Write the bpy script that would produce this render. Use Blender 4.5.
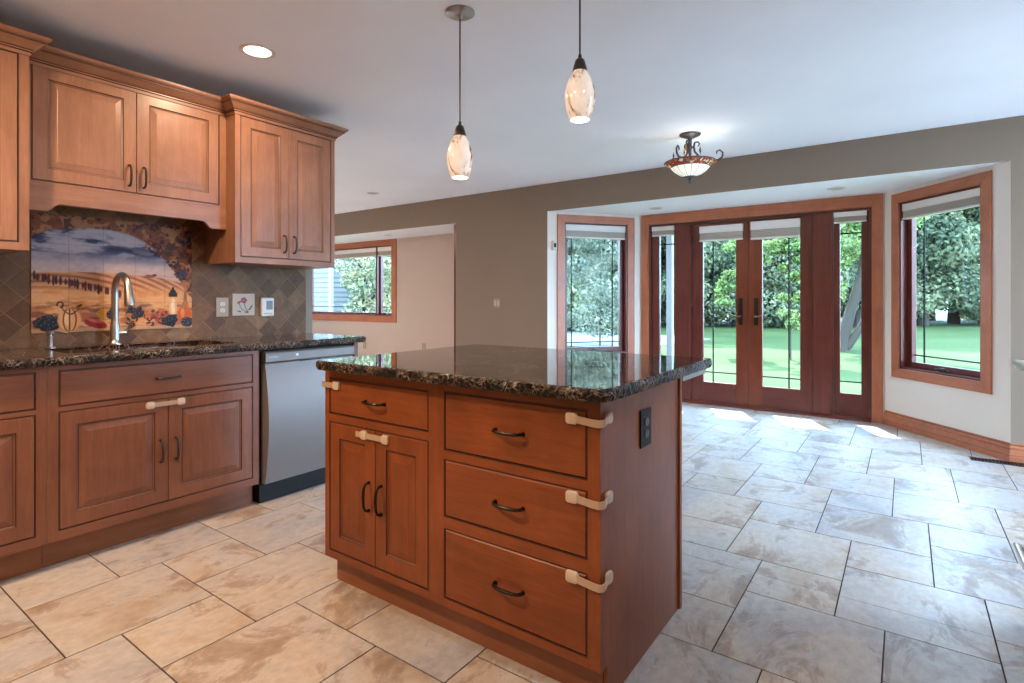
import bpy, bmesh, math, random
import numpy as np
from mathutils import Vector, Matrix, Euler

for o in list(bpy.data.objects):
    bpy.data.objects.remove(o, do_unlink=True)
S = bpy.context.scene
COL = S.collection
PI = math.pi

# ------------------------------------------------------------------ camera
cam_d = bpy.data.cameras.new('camera')
cam = bpy.data.objects.new('camera', cam_d)
COL.objects.link(cam)
cam_d.sensor_fit = 'HORIZONTAL'
cam_d.sensor_width = 36.0
cam_d.lens = 552.0 / 1024.0 * 36.0
cam_d.shift_y = -41.5 / 1024.0
cam_d.clip_start = 0.05
cam.location = (0, 0, 1.15)
cam.rotation_euler = (PI / 2, 0, math.radians(35.5))
S.camera = cam

# ------------------------------------------------------------------ view + world + sun
S.view_settings.view_transform = 'Standard'
S.view_settings.look = 'None'
S.view_settings.gamma = 1.0
S.view_settings.use_curve_mapping = False
S.view_settings.exposure = 0.45

W = bpy.data.worlds.new('sky')
S.world = W
W.use_nodes = True
bg = W.node_tree.nodes['Background']
bg.inputs['Color'].default_value = (0.42, 0.68, 1.0, 1)
bg.inputs['Strength'].default_value = 21.5

sun_d = bpy.data.lights.new('sun', 'SUN')
sun_d.energy = 18.0
sun_d.color = (1.0, 0.95, 0.86)
sun_d.angle = 0.009
sun = bpy.data.objects.new('sun', sun_d)
COL.objects.link(sun)
sun.location = (-6, 14, 12)
sun.rotation_euler = Vector((0.497, -1.0, -0.97)).to_track_quat('-Z', 'Y').to_euler()

WARM = (1.0, 0.70, 0.45)
NEUT = (1.0, 0.88, 0.76)

def disc_light(name, loc, power, color, radius=0.07, parent=None):
    d = bpy.data.lights.new(name, 'AREA')
    d.shape = 'DISK'; d.size = radius * 2; d.energy = power; d.color = color
    o = bpy.data.objects.new(name, d); COL.objects.link(o)
    o.location = loc
    if parent: o.parent = parent
    return o

def point_light(name, loc, power, color, radius=0.03, parent=None):
    d = bpy.data.lights.new(name, 'POINT')
    d.energy = power; d.color = color; d.shadow_soft_size = radius
    o = bpy.data.objects.new(name, d); COL.objects.link(o)
    o.location = loc
    if parent: o.parent = parent
    return o

# ------------------------------------------------------------------ node helpers
def lin(r, g, b):
    f = lambda c: (c / 255 / 12.92) if c / 255 <= 0.04045 else ((c / 255 + 0.055) / 1.055) ** 2.4
    return (f(r), f(g), f(b), 1)

def newmat(name):
    m = bpy.data.materials.new(name); m.use_nodes = True
    nt = m.node_tree
    return m, nt, nt.nodes['Principled BSDF']

def N(nt, t, **kw):
    n = nt.nodes.new(t)
    for k, v in kw.items():
        if k.startswith('i_'):
            n.inputs[k[2:].replace('_', ' ')].default_value = v
        else:
            setattr(n, k, v)
    return n

def L(nt, a, ao, b, bi):
    nt.links.new(a.outputs[ao], b.inputs[bi])

def ramp(nt, stops, interp='LINEAR'):
    r = nt.nodes.new('ShaderNodeValToRGB')
    r.color_ramp.interpolation = interp
    while len(r.color_ramp.elements) < len(stops):
        r.color_ramp.elements.new(0.5)
    for e, (p, c) in zip(r.color_ramp.elements, stops):
        e.position = p
        e.color = c if len(c) == 4 else (*c, 1)
    return r

def mixc(nt, fac, a, b, blend='MIX'):
    m = nt.nodes.new('ShaderNodeMix'); m.data_type = 'RGBA'; m.blend_type = blend
    def put(sock, v):
        if isinstance(v, tuple) and len(v) == 2 and hasattr(v[0], 'outputs'):
            nt.links.new(v[0].outputs[v[1]], sock)
        elif isinstance(v, (int, float)):
            sock.default_value = v
        else:
            sock.default_value = v if len(v) == 4 else (*v, 1)
    put(m.inputs['Factor'], fac); put(m.inputs['A'], a); put(m.inputs['B'], b)
    return m

def plain(name, col, rough=0.5, metal=0.0, spec=0.5, coat=0.0):
    m, nt, p = newmat(name)
    p.inputs['Base Color'].default_value = col if len(col) == 4 else (*col, 1)
    p.inputs['Roughness'].default_value = rough
    p.inputs['Metallic'].default_value = metal
    p.inputs['Specular IOR Level'].default_value = spec
    p.inputs['Coat Weight'].default_value = coat
    return m

def paint(name, col, rough=0.7, bump=0.02, scale=180):
    m, nt, p = newmat(name)
    tc = N(nt, 'ShaderNodeTexCoord')
    n = N(nt, 'ShaderNodeTexNoise', i_Scale=scale, i_Detail=2.0)
    L(nt, tc, 'Object', n, 'Vector')
    n2 = N(nt, 'ShaderNodeTexNoise', i_Scale=1.3, i_Detail=3.0)
    L(nt, tc, 'Object', n2, 'Vector')
    c0 = tuple(c * 0.97 for c in col[:3]); c1 = tuple(min(1, c * 1.03) for c in col[:3])
    r = ramp(nt, [(0.3, c0), (0.7, c1)])
    L(nt, n2, 'Fac', r, 'Fac'); L(nt, r, 'Color', p, 'Base Color')
    b = N(nt, 'ShaderNodeBump', i_Strength=bump, i_Distance=0.002)
    L(nt, n, 'Fac', b, 'Height'); L(nt, b, 'Normal', p, 'Normal')
    p.inputs['Roughness'].default_value = rough
    p.inputs['Specular IOR Level'].default_value = 0.3
    return m

def wood(name, dark, mid, light, axis='Z', rough=0.36, blotch=0.35, coat=0.15, fine=1.0):
    m, nt, p = newmat(name)
    tc = N(nt, 'ShaderNodeTexCoord'); oi = N(nt, 'ShaderNodeObjectInfo')
    mul = N(nt, 'ShaderNodeMath', operation='MULTIPLY'); mul.inputs[1].default_value = 37.0
    L(nt, oi, 'Random', mul, 0)
    add = N(nt, 'ShaderNodeVectorMath', operation='ADD')
    L(nt, tc, 'Object', add, 0); L(nt, mul, 'Value', add, 1)
    mp = N(nt, 'ShaderNodeMapping')
    sc = {'X': (1.2, 16, 16), 'Y': (16, 1.2, 16), 'Z': (16, 16, 1.2)}[axis]
    mp.inputs['Scale'].default_value = sc
    L(nt, add, 'Vector', mp, 'Vector')
    n1 = N(nt, 'ShaderNodeTexNoise', i_Scale=1.6 * fine, i_Detail=6.0, i_Roughness=0.62, i_Distortion=0.7)
    L(nt, mp, 'Vector', n1, 'Vector')
    mp2 = N(nt, 'ShaderNodeMapping')
    mp2.inputs['Scale'].default_value = tuple(c * 5 for c in sc)
    L(nt, add, 'Vector', mp2, 'Vector')
    n2 = N(nt, 'ShaderNodeTexNoise', i_Scale=2.2, i_Detail=3.0)
    L(nt, mp2, 'Vector', n2, 'Vector')
    n3 = N(nt, 'ShaderNodeTexNoise', i_Scale=3.2, i_Detail=4.0, i_Roughness=0.6, i_Distortion=0.5)
    L(nt, add, 'Vector', n3, 'Vector')
    r = ramp(nt, [(0.25, dark), (0.5, mid), (0.78, light)])
    L(nt, n1, 'Fac', r, 'Fac')
    r2 = ramp(nt, [(0.3, (0.80, 0.78, 0.76)), (0.62, (1.05, 1.05, 1.05))])
    L(nt, n2, 'Fac', r2, 'Fac')
    r3 = ramp(nt, [(0.3, (0.72, 0.69, 0.66)), (0.65, (1.08, 1.07, 1.06))])
    L(nt, n3, 'Fac', r3, 'Fac')
    a = mixc(nt, 0.6, (r, 'Color'), (r2, 'Color'), 'MULTIPLY')
    b = mixc(nt, blotch * 2, (a, 'Result'), (r3, 'Color'), 'MULTIPLY')
    L(nt, b, 'Result', p, 'Base Color')
    p.inputs['Roughness'].default_value = rough
    p.inputs['Specular IOR Level'].default_value = 0.35
    p.inputs['Coat Weight'].default_value = coat
    p.inputs['Coat Roughness'].default_value = 0.25
    bp = N(nt, 'ShaderNodeBump', i_Strength=0.08, i_Distance=0.001)
    L(nt, n2, 'Fac', bp, 'Height'); L(nt, bp, 'Normal', p, 'Normal')
    return m

# cabinet woods
def three(c, k=0.22):
    return tuple(x * (1 - k) for x in c), c, tuple(min(1, x * (1 + k)) for x in c)
MAPLE = (0.285, 0.135, 0.078)
CHERRY = (0.255, 0.068, 0.019)
M = {}
M['maple_v'] = wood('maple_v', *three(MAPLE, 0.16), axis='Z')
M['maple_h'] = wood('maple_h', *three(MAPLE, 0.16), axis='X')
M['maple_base_v'] = wood('maple_base_v', *three((0.235, 0.090, 0.048), 0.16), axis='Z')
M['maple_base_h'] = wood('maple_base_h', *three((0.235, 0.090, 0.048), 0.16), axis='X')
M['cherry_v'] = wood('cherry_v', *three(CHERRY, 0.2), axis='Z', blotch=0.5, rough=0.40, coat=0.05)
M['cherry_h'] = wood('cherry_h', *three(CHERRY, 0.2), axis='X', blotch=0.5, rough=0.40, coat=0.05)
M['glaze_shade'] = plain('dark_glaze_and_shade', (0.05, 0.016, 0.008), 0.5)  # dark glaze that also paints in the shade of gaps and grooves
M['toe'] = wood('toe_wood', *three((0.27, 0.095, 0.042), 0.18), axis='X')
M['casing_v'] = wood('casing_v', *three((0.4830, 0.1725, 0.0874), 0.14), axis='Z')
M['casing_h'] = wood('casing_h', *three((0.4830, 0.1725, 0.0874), 0.14), axis='X')
M['mahog_v'] = wood('mahogany_v', *three((0.135, 0.032, 0.024), 0.3), axis='Z', rough=0.3)
M['mahog_h'] = wood('mahogany_h', *three((0.135, 0.032, 0.024), 0.3), axis='X', rough=0.3)
M['mahog_mid'] = wood('mahogany_mid', *three((0.18, 0.040, 0.018), 0.3), axis='Z', rough=0.3)
M['wall'] = paint('taupe_wall_paint', (0.262, 0.200, 0.148))
M['wall_bay'] = paint('lit_wall_paint', (0.80, 0.745, 0.67))  # wall paint lightened to imitate the daylight on the bay walls
M['wall_far'] = paint('warm_lit_wall_paint', (0.55, 0.45, 0.385))  # warm lamplight on the far walls put into the paint colour
M['ceil'] = paint('ceiling_daylight_tint', (0.90, 0.925, 0.985), 0.85)  # blue of the daylight mixed into the white paint
M['bronze'] = plain('dark_bronze', (0.030, 0.022, 0.018), 0.35, 0.8)
M['antique'] = plain('antique_nickel', (0.060, 0.047, 0.042), 0.35, 0.7)
M['nickel'] = plain('brushed_nickel', (0.42, 0.39, 0.37), 0.32, 1.0)
M['chrome'] = plain('chrome', (0.80, 0.80, 0.82), 0.28, 0.85)
M['black'] = plain('black_plastic', (0.010, 0.010, 0.010), 0.5, 0.0, 0.2)
M['white'] = plain('white_plastic', (0.72, 0.70, 0.67), 0.4)
M['cream'] = plain('cream_plastic', (0.62, 0.49, 0.39), 0.45)
M['strap'] = plain('clear_strap', (0.48, 0.34, 0.245), 0.35)
M['beige_plate'] = plain('beige_plate', (0.36, 0.25, 0.15), 0.4)
M['beige_dark'] = plain('beige_socket', (0.50, 0.42, 0.31), 0.4)
M['slot'] = plain('socket_slot', (0.03, 0.025, 0.02), 0.6)
M['lcd'] = plain('grey_display', (0.22, 0.25, 0.24), 0.2)
M['shade_white'] = plain('shade_rail_white', (0.80, 0.78, 0.75), 0.5)
M['shade_fabric'] = plain('shade_fabric_grey', (0.47, 0.43, 0.38), 0.8)
M['grille'] = plain('dark_green_grille', (0.006, 0.012, 0.012), 0.6, 0, 0.2)
M['post'] = plain('white_post_paint', (0.2100, 0.2100, 0.2170), 0.6)
M['steel_bracket'] = plain('grey_steel', (0.28, 0.28, 0.26), 0.4, 0.6)

def stainless(name, axis, col=(0.22, 0.195, 0.185), rough=0.48):
    m, nt, p = newmat(name)
    tc = N(nt, 'ShaderNodeTexCoord'); mp = N(nt, 'ShaderNodeMapping')
    mp.inputs['Scale'].default_value = {'X': (2, 300, 300), 'Z': (300, 300, 2)}[axis]
    n = N(nt, 'ShaderNodeTexNoise', i_Scale=1.0, i_Detail=2.0)
    L(nt, tc, 'Object', mp, 'Vector'); L(nt, mp, 'Vector', n, 'Vector')
    r = ramp(nt, [(0.2, (rough - 0.04,) * 3), (0.8, (rough + 0.05,) * 3)])
    L(nt, n, 'Fac', r, 'Fac'); L(nt, r, 'Color', p, 'Roughness')
    p.inputs['Base Color'].default_value = (*col, 1)
    p.inputs['Metallic'].default_value = 0.45
    p.inputs['Anisotropic'].default_value = 0.4
    return m
M['steel'] = stainless('stainless_steel', 'X')

def glassmat(name, tint=(0.96, 0.99, 0.985), refl=0.06):
    m, nt, p = newmat(name)
    nt.nodes.remove(p)
    out = nt.nodes['Material Output']
    t = N(nt, 'ShaderNodeBsdfTransparent'); t.inputs['Color'].default_value = (*tint, 1)
    g = N(nt, 'ShaderNodeBsdfGlossy'); g.inputs['Roughness'].default_value = 0.02
    lw = N(nt, 'ShaderNodeLayerWeight', i_Blend=0.5)
    pw = N(nt, 'ShaderNodeMath', operation='POWER'); pw.inputs[1].default_value = 4.0
    L(nt, lw, 'Facing', pw, 0)
    ma = N(nt, 'ShaderNodeMath', operation='MULTIPLY_ADD'); ma.inputs[1].default_value = 0.15; ma.inputs[2].default_value = 0.001
    L(nt, pw, 'Value', ma, 0)
    mx = N(nt, 'ShaderNodeMixShader')
    L(nt, ma, 'Value', mx, 0); L(nt, t, 'BSDF', mx, 1); L(nt, g, 'BSDF', mx, 2)
    L(nt, mx, 'Shader', out, 'Surface')
    return m
M['glass'] = glassmat('window_glass')

def emit(name, col, strength):
    m, nt, p = newmat(name)
    p.inputs['Base Color'].default_value = (0.9, 0.9, 0.9, 1)
    p.inputs['Emission Color'].default_value = (*col, 1)
    p.inputs['Emission Strength'].default_value = strength
    return m
M['lens_on'] = emit('lamp_lens_lit', (1.0, 0.90, 0.74), 6.0)
M['lens_off'] = plain('lamp_lens_unlit', (0.55, 0.54, 0.54), 0.4)

def granite():
    m, nt, p = newmat('dark_granite')
    tc = N(nt, 'ShaderNodeTexCoord')
    n1 = N(nt, 'ShaderNodeTexNoise', i_Scale=26.0, i_Detail=7.0, i_Roughness=0.68, i_Distortion=1.4)
    L(nt, tc, 'Object', n1, 'Vector')
    vo = N(nt, 'ShaderNodeTexVoronoi', i_Scale=46.0, feature='DISTANCE_TO_EDGE')
    n0 = N(nt, 'ShaderNodeTexNoise', i_Scale=14.0, i_Detail=4.0)
    L(nt, tc, 'Object', n0, 'Vector')
    mx = mixc(nt, 0.12, (tc, 'Object'), (n0, 'Color'))
    L(nt, mx, 'Result', vo, 'Vector')
    r1 = ramp(nt, [(0.40, (0.004, 0.003, 0.003)), (0.54, (0.014, 0.009, 0.007)), (0.62, (0.06, 0.036, 0.025)), (0.72, (0.20, 0.14, 0.095))])
    L(nt, n1, 'Fac', r1, 'Fac')
    r2 = ramp(nt, [(0.0, (0.42, 0.33, 0.26)), (0.045, (0.13, 0.09, 0.065)), (0.09, (0, 0, 0))])
    L(nt, vo, 'Distance', r2, 'Fac')
    n3 = N(nt, 'ShaderNodeTexNoise', i_Scale=9.0, i_Detail=3.0)
    L(nt, tc, 'Object', n3, 'Vector')
    r3 = ramp(nt, [(0.42, (0.1, 0.1, 0.1)), (0.6, (1, 1, 1))])
    L(nt, n3, 'Fac', r3, 'Fac')
    v = mixc(nt, 1.0, (r2, 'Color'), (r3, 'Color'), 'MULTIPLY')
    a = mixc(nt, 0.8, (r1, 'Color'), (v, 'Result'), 'ADD')
    L(nt, a, 'Result', p, 'Base Color')
    p.inputs['Roughness'].default_value = 0.035
    p.inputs['IOR'].default_value = 1.9
    return m
M['granite'] = granite()

def chiselled():
    m = M['granite'].copy(); m.name = 'chiselled_granite_edge'
    p = m.node_tree.nodes['Principled BSDF']
    p.inputs['Roughness'].default_value = 0.35
    p.inputs['IOR'].default_value = 1.3
    return m
M['granite_edge'] = chiselled()

def floor_tile():
    m, nt, p = newmat('porcelain_slate_tile')
    at = N(nt, 'ShaderNodeAttribute', attribute_name='tile')
    geo = N(nt, 'ShaderNodeNewGeometry')
    sc = N(nt, 'ShaderNodeVectorMath', operation='SCALE'); sc.inputs['Scale'].default_value = 23.0
    L(nt, at, 'Color', sc, 0)
    add = N(nt, 'ShaderNodeVectorMath', operation='ADD')
    L(nt, geo, 'Position', add, 0); L(nt, sc, 'Vector', add, 1)
    mp = N(nt, 'ShaderNodeMapping'); mp.inputs['Scale'].default_value = (1.0, 0.62, 1.0)
    L(nt, add, 'Vector', mp, 'Vector')
    n1 = N(nt, 'ShaderNodeTexNoise', i_Scale=2.6, i_Detail=9.0, i_Roughness=0.60, i_Distortion=0.9)
    n2 = N(nt, 'ShaderNodeTexNoise', i_Scale=4.2, i_Detail=9.0, i_Roughness=0.72, i_Distortion=0.7)
    n3 = N(nt, 'ShaderNodeTexNoise', i_Scale=34.0, i_Detail=4.0, i_Roughness=0.7)
    for n in (n1, n2, n3): L(nt, mp, 'Vector', n, 'Vector')
    r1 = ramp(nt, [(0.32, (0.345, 0.335, 0.345)), (0.43, (0.455, 0.425, 0.42)), (0.53, (0.50, 0.45, 0.405)), (0.66, (0.43, 0.335, 0.255))])
    L(nt, n1, 'Fac', r1, 'Fac')
    r2 = ramp(nt, [(0.53, (0, 0, 0)), (0.565, (0.45, 0.45, 0.45)), (0.63, (0.7, 0.7, 0.7)), (0.8, (0.85, 0.85, 0.85))])
    L(nt, n2, 'Fac', r2, 'Fac')
    a = mixc(nt, (r2, 'Color'), (r1, 'Color'), (0.25, 0.165, 0.115))
    r3 = ramp(nt, [(0.3, (0.78, 0.76, 0.74)), (0.7, (1.08, 1.08, 1.08))])
    L(nt, n3, 'Fac', r3, 'Fac')
    b = mixc(nt, 0.9, (a, 'Result'), (r3, 'Color'), 'MULTIPLY')
    sx = N(nt, 'ShaderNodeSeparateColor')
    L(nt, at, 'Color', sx, 'Color')
    r4 = ramp(nt, [(0.0, (0.88, 0.90, 0.94)), (0.5, (1, 1, 1)), (1.0, (1.05, 1.0, 0.94))])
    L(nt, sx, 'Red', r4, 'Fac')
    c = mixc(nt, 1.0, (b, 'Result'), (r4, 'Color'), 'MULTIPLY')
    L(nt, c, 'Result', p, 'Base Color')
    rr = ramp(nt, [(0.3, (0.34,) * 3), (0.7, (0.46,) * 3)])
    L(nt, n2, 'Fac', rr, 'Fac'); L(nt, rr, 'Color', p, 'Roughness')
    bp = N(nt, 'ShaderNodeBump', i_Strength=0.12, i_Distance=0.004)
    L(nt, n1, 'Fac', bp, 'Height'); L(nt, bp, 'Normal', p, 'Normal')
    p.inputs['Specular IOR Level'].default_value = 0.5
    return m
M['tile'] = floor_tile()
M['grout'] = plain('dark_grout', (0.034, 0.024, 0.019), 0.9)

def backsplash_mat():
    m, nt, p = newmat('diagonal_stone_tile')
    geo = N(nt, 'ShaderNodeNewGeometry')
    mp = N(nt, 'ShaderNodeMapping')
    mp.vector_type = 'POINT'
    # project wall (y,z) onto xy then rotate 45 degrees
    sx = N(nt, 'ShaderNodeSeparateXYZ'); L(nt, geo, 'Position', sx, 'Vector')
    cx = N(nt, 'ShaderNodeCombineXYZ'); L(nt, sx, 'Y', cx, 'X'); L(nt, sx, 'Z', cx, 'Y')
    k = 1 / 0.1016
    mp.inputs['Location'].default_value = (0.35, 0.22, 0)
    mp.inputs['Rotation'].default_value = (0, 0, PI / 4)
    mp.inputs['Scale'].default_value = (k, k, k)
    L(nt, cx, 'Vector', mp, 'Vector')
    fl = N(nt, 'ShaderNodeVectorMath', operation='FLOOR'); L(nt, mp, 'Vector', fl, 0)
    fr = N(nt, 'ShaderNodeVectorMath', operation='FRACTION'); L(nt, mp, 'Vector', fr, 0)
    wn = N(nt, 'ShaderNodeTexWhiteNoise', noise_dimensions='3D'); L(nt, fl, 'Vector', wn, 'Vector')
    s2 = N(nt, 'ShaderNodeSeparateXYZ'); L(nt, fr, 'Vector', s2, 'Vector')
    def edge(o):
        a = N(nt, 'ShaderNodeMath', operation='SUBTRACT'); L(nt, s2, o, a, 0); a.inputs[1].default_value = 0.5
        b = N(nt, 'ShaderNodeMath', operation='ABSOLUTE'); L(nt, a, 'Value', b, 0)
        return b
    ex, ey = edge('X'), edge('Y')
    mxm = N(nt, 'ShaderNodeMath', operation='MAXIMUM'); L(nt, ex, 'Value', mxm, 0); L(nt, ey, 'Value', mxm, 1)
    gr = ramp(nt, [(0.470, (0, 0, 0)), (0.486, (1, 1, 1))]); L(nt, mxm, 'Value', gr, 'Fac')
    n = N(nt, 'ShaderNodeTexNoise', i_Scale=26.0, i_Detail=6.0, i_Roughness=0.65, i_Distortion=0.6)
    L(nt, geo, 'Position', n, 'Vector')
    r = ramp(nt, [(0.0, (0.110, 0.050, 0.020)), (0.35, (0.150, 0.073, 0.031)), (0.7, (0.185, 0.094, 0.042)), (1.0, (0.26, 0.142, 0.070))])
    L(nt, wn, 'Value', r, 'Fac')
    r2 = ramp(nt, [(0.3, (0.72, 0.70, 0.68)), (0.7, (1.18, 1.18, 1.18))]); L(nt, n, 'Fac', r2, 'Fac')
    a = mixc(nt, 1.0, (r, 'Color'), (r2, 'Color'), 'MULTIPLY')
    g = mixc(nt, (gr, 'Color'), (a, 'Result'), (0.20, 0.112, 0.056))
    L(nt, g, 'Result', p, 'Base Color')
    p.inputs['Specular IOR Level'].default_value = 0.25
    inv = N(nt, 'ShaderNodeMath', operation='SUBTRACT'); inv.inputs[0].default_value = 1.0
    L(nt, gr, 'Color', inv, 1)
    bp = N(nt, 'ShaderNodeBump', i_Strength=0.5, i_Distance=0.003)
    L(nt, inv, 'Value', bp, 'Height'); L(nt, bp, 'Normal', p, 'Normal')
    p.inputs['Roughness'].default_value = 0.5
    return m
M['splash'] = backsplash_mat()

def attrmat(name, attr, rough=0.5):
    m, nt, p = newmat(name)
    a = N(nt, 'ShaderNodeAttribute', attribute_name=attr)
    L(nt, a, 'Color', p, 'Base Color')
    p.inputs['Roughness'].default_value = rough
    return m
M['mural'] = attrmat('painted_mural_glaze', 'paint', 0.5)
M['mural'].node_tree.nodes['Principled BSDF'].inputs['Specular IOR Level'].default_value = 0.25

def leafmat(name, c0, c1, c2, trans=0.45, scale=0.9):
    m, nt, p = newmat(name)
    nt.nodes.remove(p)
    out = nt.nodes['Material Output']
    geo = N(nt, 'ShaderNodeNewGeometry')
    n = N(nt, 'ShaderNodeTexNoise', i_Scale=scale, i_Detail=3.0)
    L(nt, geo, 'Position', n, 'Vector')
    mix = N(nt, 'ShaderNodeMath', operation='MULTIPLY_ADD')
    L(nt, geo, 'Random Per Island', mix, 0); mix.inputs[1].default_value = 0.5
    L(nt, n, 'Fac', mix, 2)
    r = ramp(nt, [(0.45, c0), (0.75, c1), (1.0, c2)])
    L(nt, mix, 'Value', r, 'Fac')
    d = N(nt, 'ShaderNodeBsdfDiffuse'); t = N(nt, 'ShaderNodeBsdfTranslucent')
    L(nt, r, 'Color', d, 'Color'); L(nt, r, 'Color', t, 'Color')
    mx = N(nt, 'ShaderNodeMixShader'); mx.inputs[0].default_value = trans
    L(nt, d, 'BSDF', mx, 1); L(nt, t, 'BSDF', mx, 2); L(nt, mx, 'Shader', out, 'Surface')
    return m
M['leaf_far'] = leafmat('leaf_far_haze', (0.0635, 0.0855, 0.0534), (0.1360, 0.1530, 0.0890), (0.2540, 0.2462, 0.1336), scale=0.5)  # distance haze painted in as a paler leaf colour
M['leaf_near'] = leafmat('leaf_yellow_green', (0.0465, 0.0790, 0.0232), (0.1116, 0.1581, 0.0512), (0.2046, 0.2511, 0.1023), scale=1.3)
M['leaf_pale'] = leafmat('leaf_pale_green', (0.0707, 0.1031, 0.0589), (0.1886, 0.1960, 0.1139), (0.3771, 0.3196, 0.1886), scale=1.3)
M['leaf_haze'] = leafmat('leaf_painted_haze', (0.0675, 0.0850, 0.0638), (0.1553, 0.1650, 0.1190), (0.2835, 0.2700, 0.1913), scale=1.3)  # pale, bluer leaf colour imitates haze in the air
M['bark'] = paint('grey_brown_bark', (0.034, 0.024, 0.017), 0.9, 0.8, 24)

def lawn_mat():
    m, nt, p = newmat('mown_lawn')
    geo = N(nt, 'ShaderNodeNewGeometry')
    n = N(nt, 'ShaderNodeTexNoise', i_Scale=0.35, i_Detail=5.0, i_Roughness=0.6)
    n2 = N(nt, 'ShaderNodeTexNoise', i_Scale=26.0, i_Detail=4.0)
    L(nt, geo, 'Position', n, 'Vector'); L(nt, geo, 'Position', n2, 'Vector')
    r = ramp(nt, [(0.35, (0.0188, 0.0324, 0.0077)), (0.6, (0.0331, 0.0477, 0.0124))])
    L(nt, n, 'Fac', r, 'Fac')
    r2 = ramp(nt, [(0.3, (0.75, 0.75, 0.75)), (0.7, (1.15, 1.15, 1.15))]); L(nt, n2, 'Fac', r2, 'Fac')
    a = mixc(nt, 1.0, (r, 'Color'), (r2, 'Color'), 'MULTIPLY')
    L(nt, a, 'Result', p, 'Base Color')
    p.inputs['Roughness'].default_value = 0.9
    p.inputs['Specular IOR Level'].default_value = 0.1
    return m
M['lawn'] = lawn_mat()
M['asphalt'] = paint('grey_gravel', (0.1190, 0.1155, 0.1120), 0.95, 0.4, 40)
M['siding'] = paint('white_clapboard', (0.0983, 0.0935, 0.0882), 0.7, 0.05, 60)
M['roofing'] = paint('grey_shingle', (0.12, 0.12, 0.13), 0.9, 0.5, 30)

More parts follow.
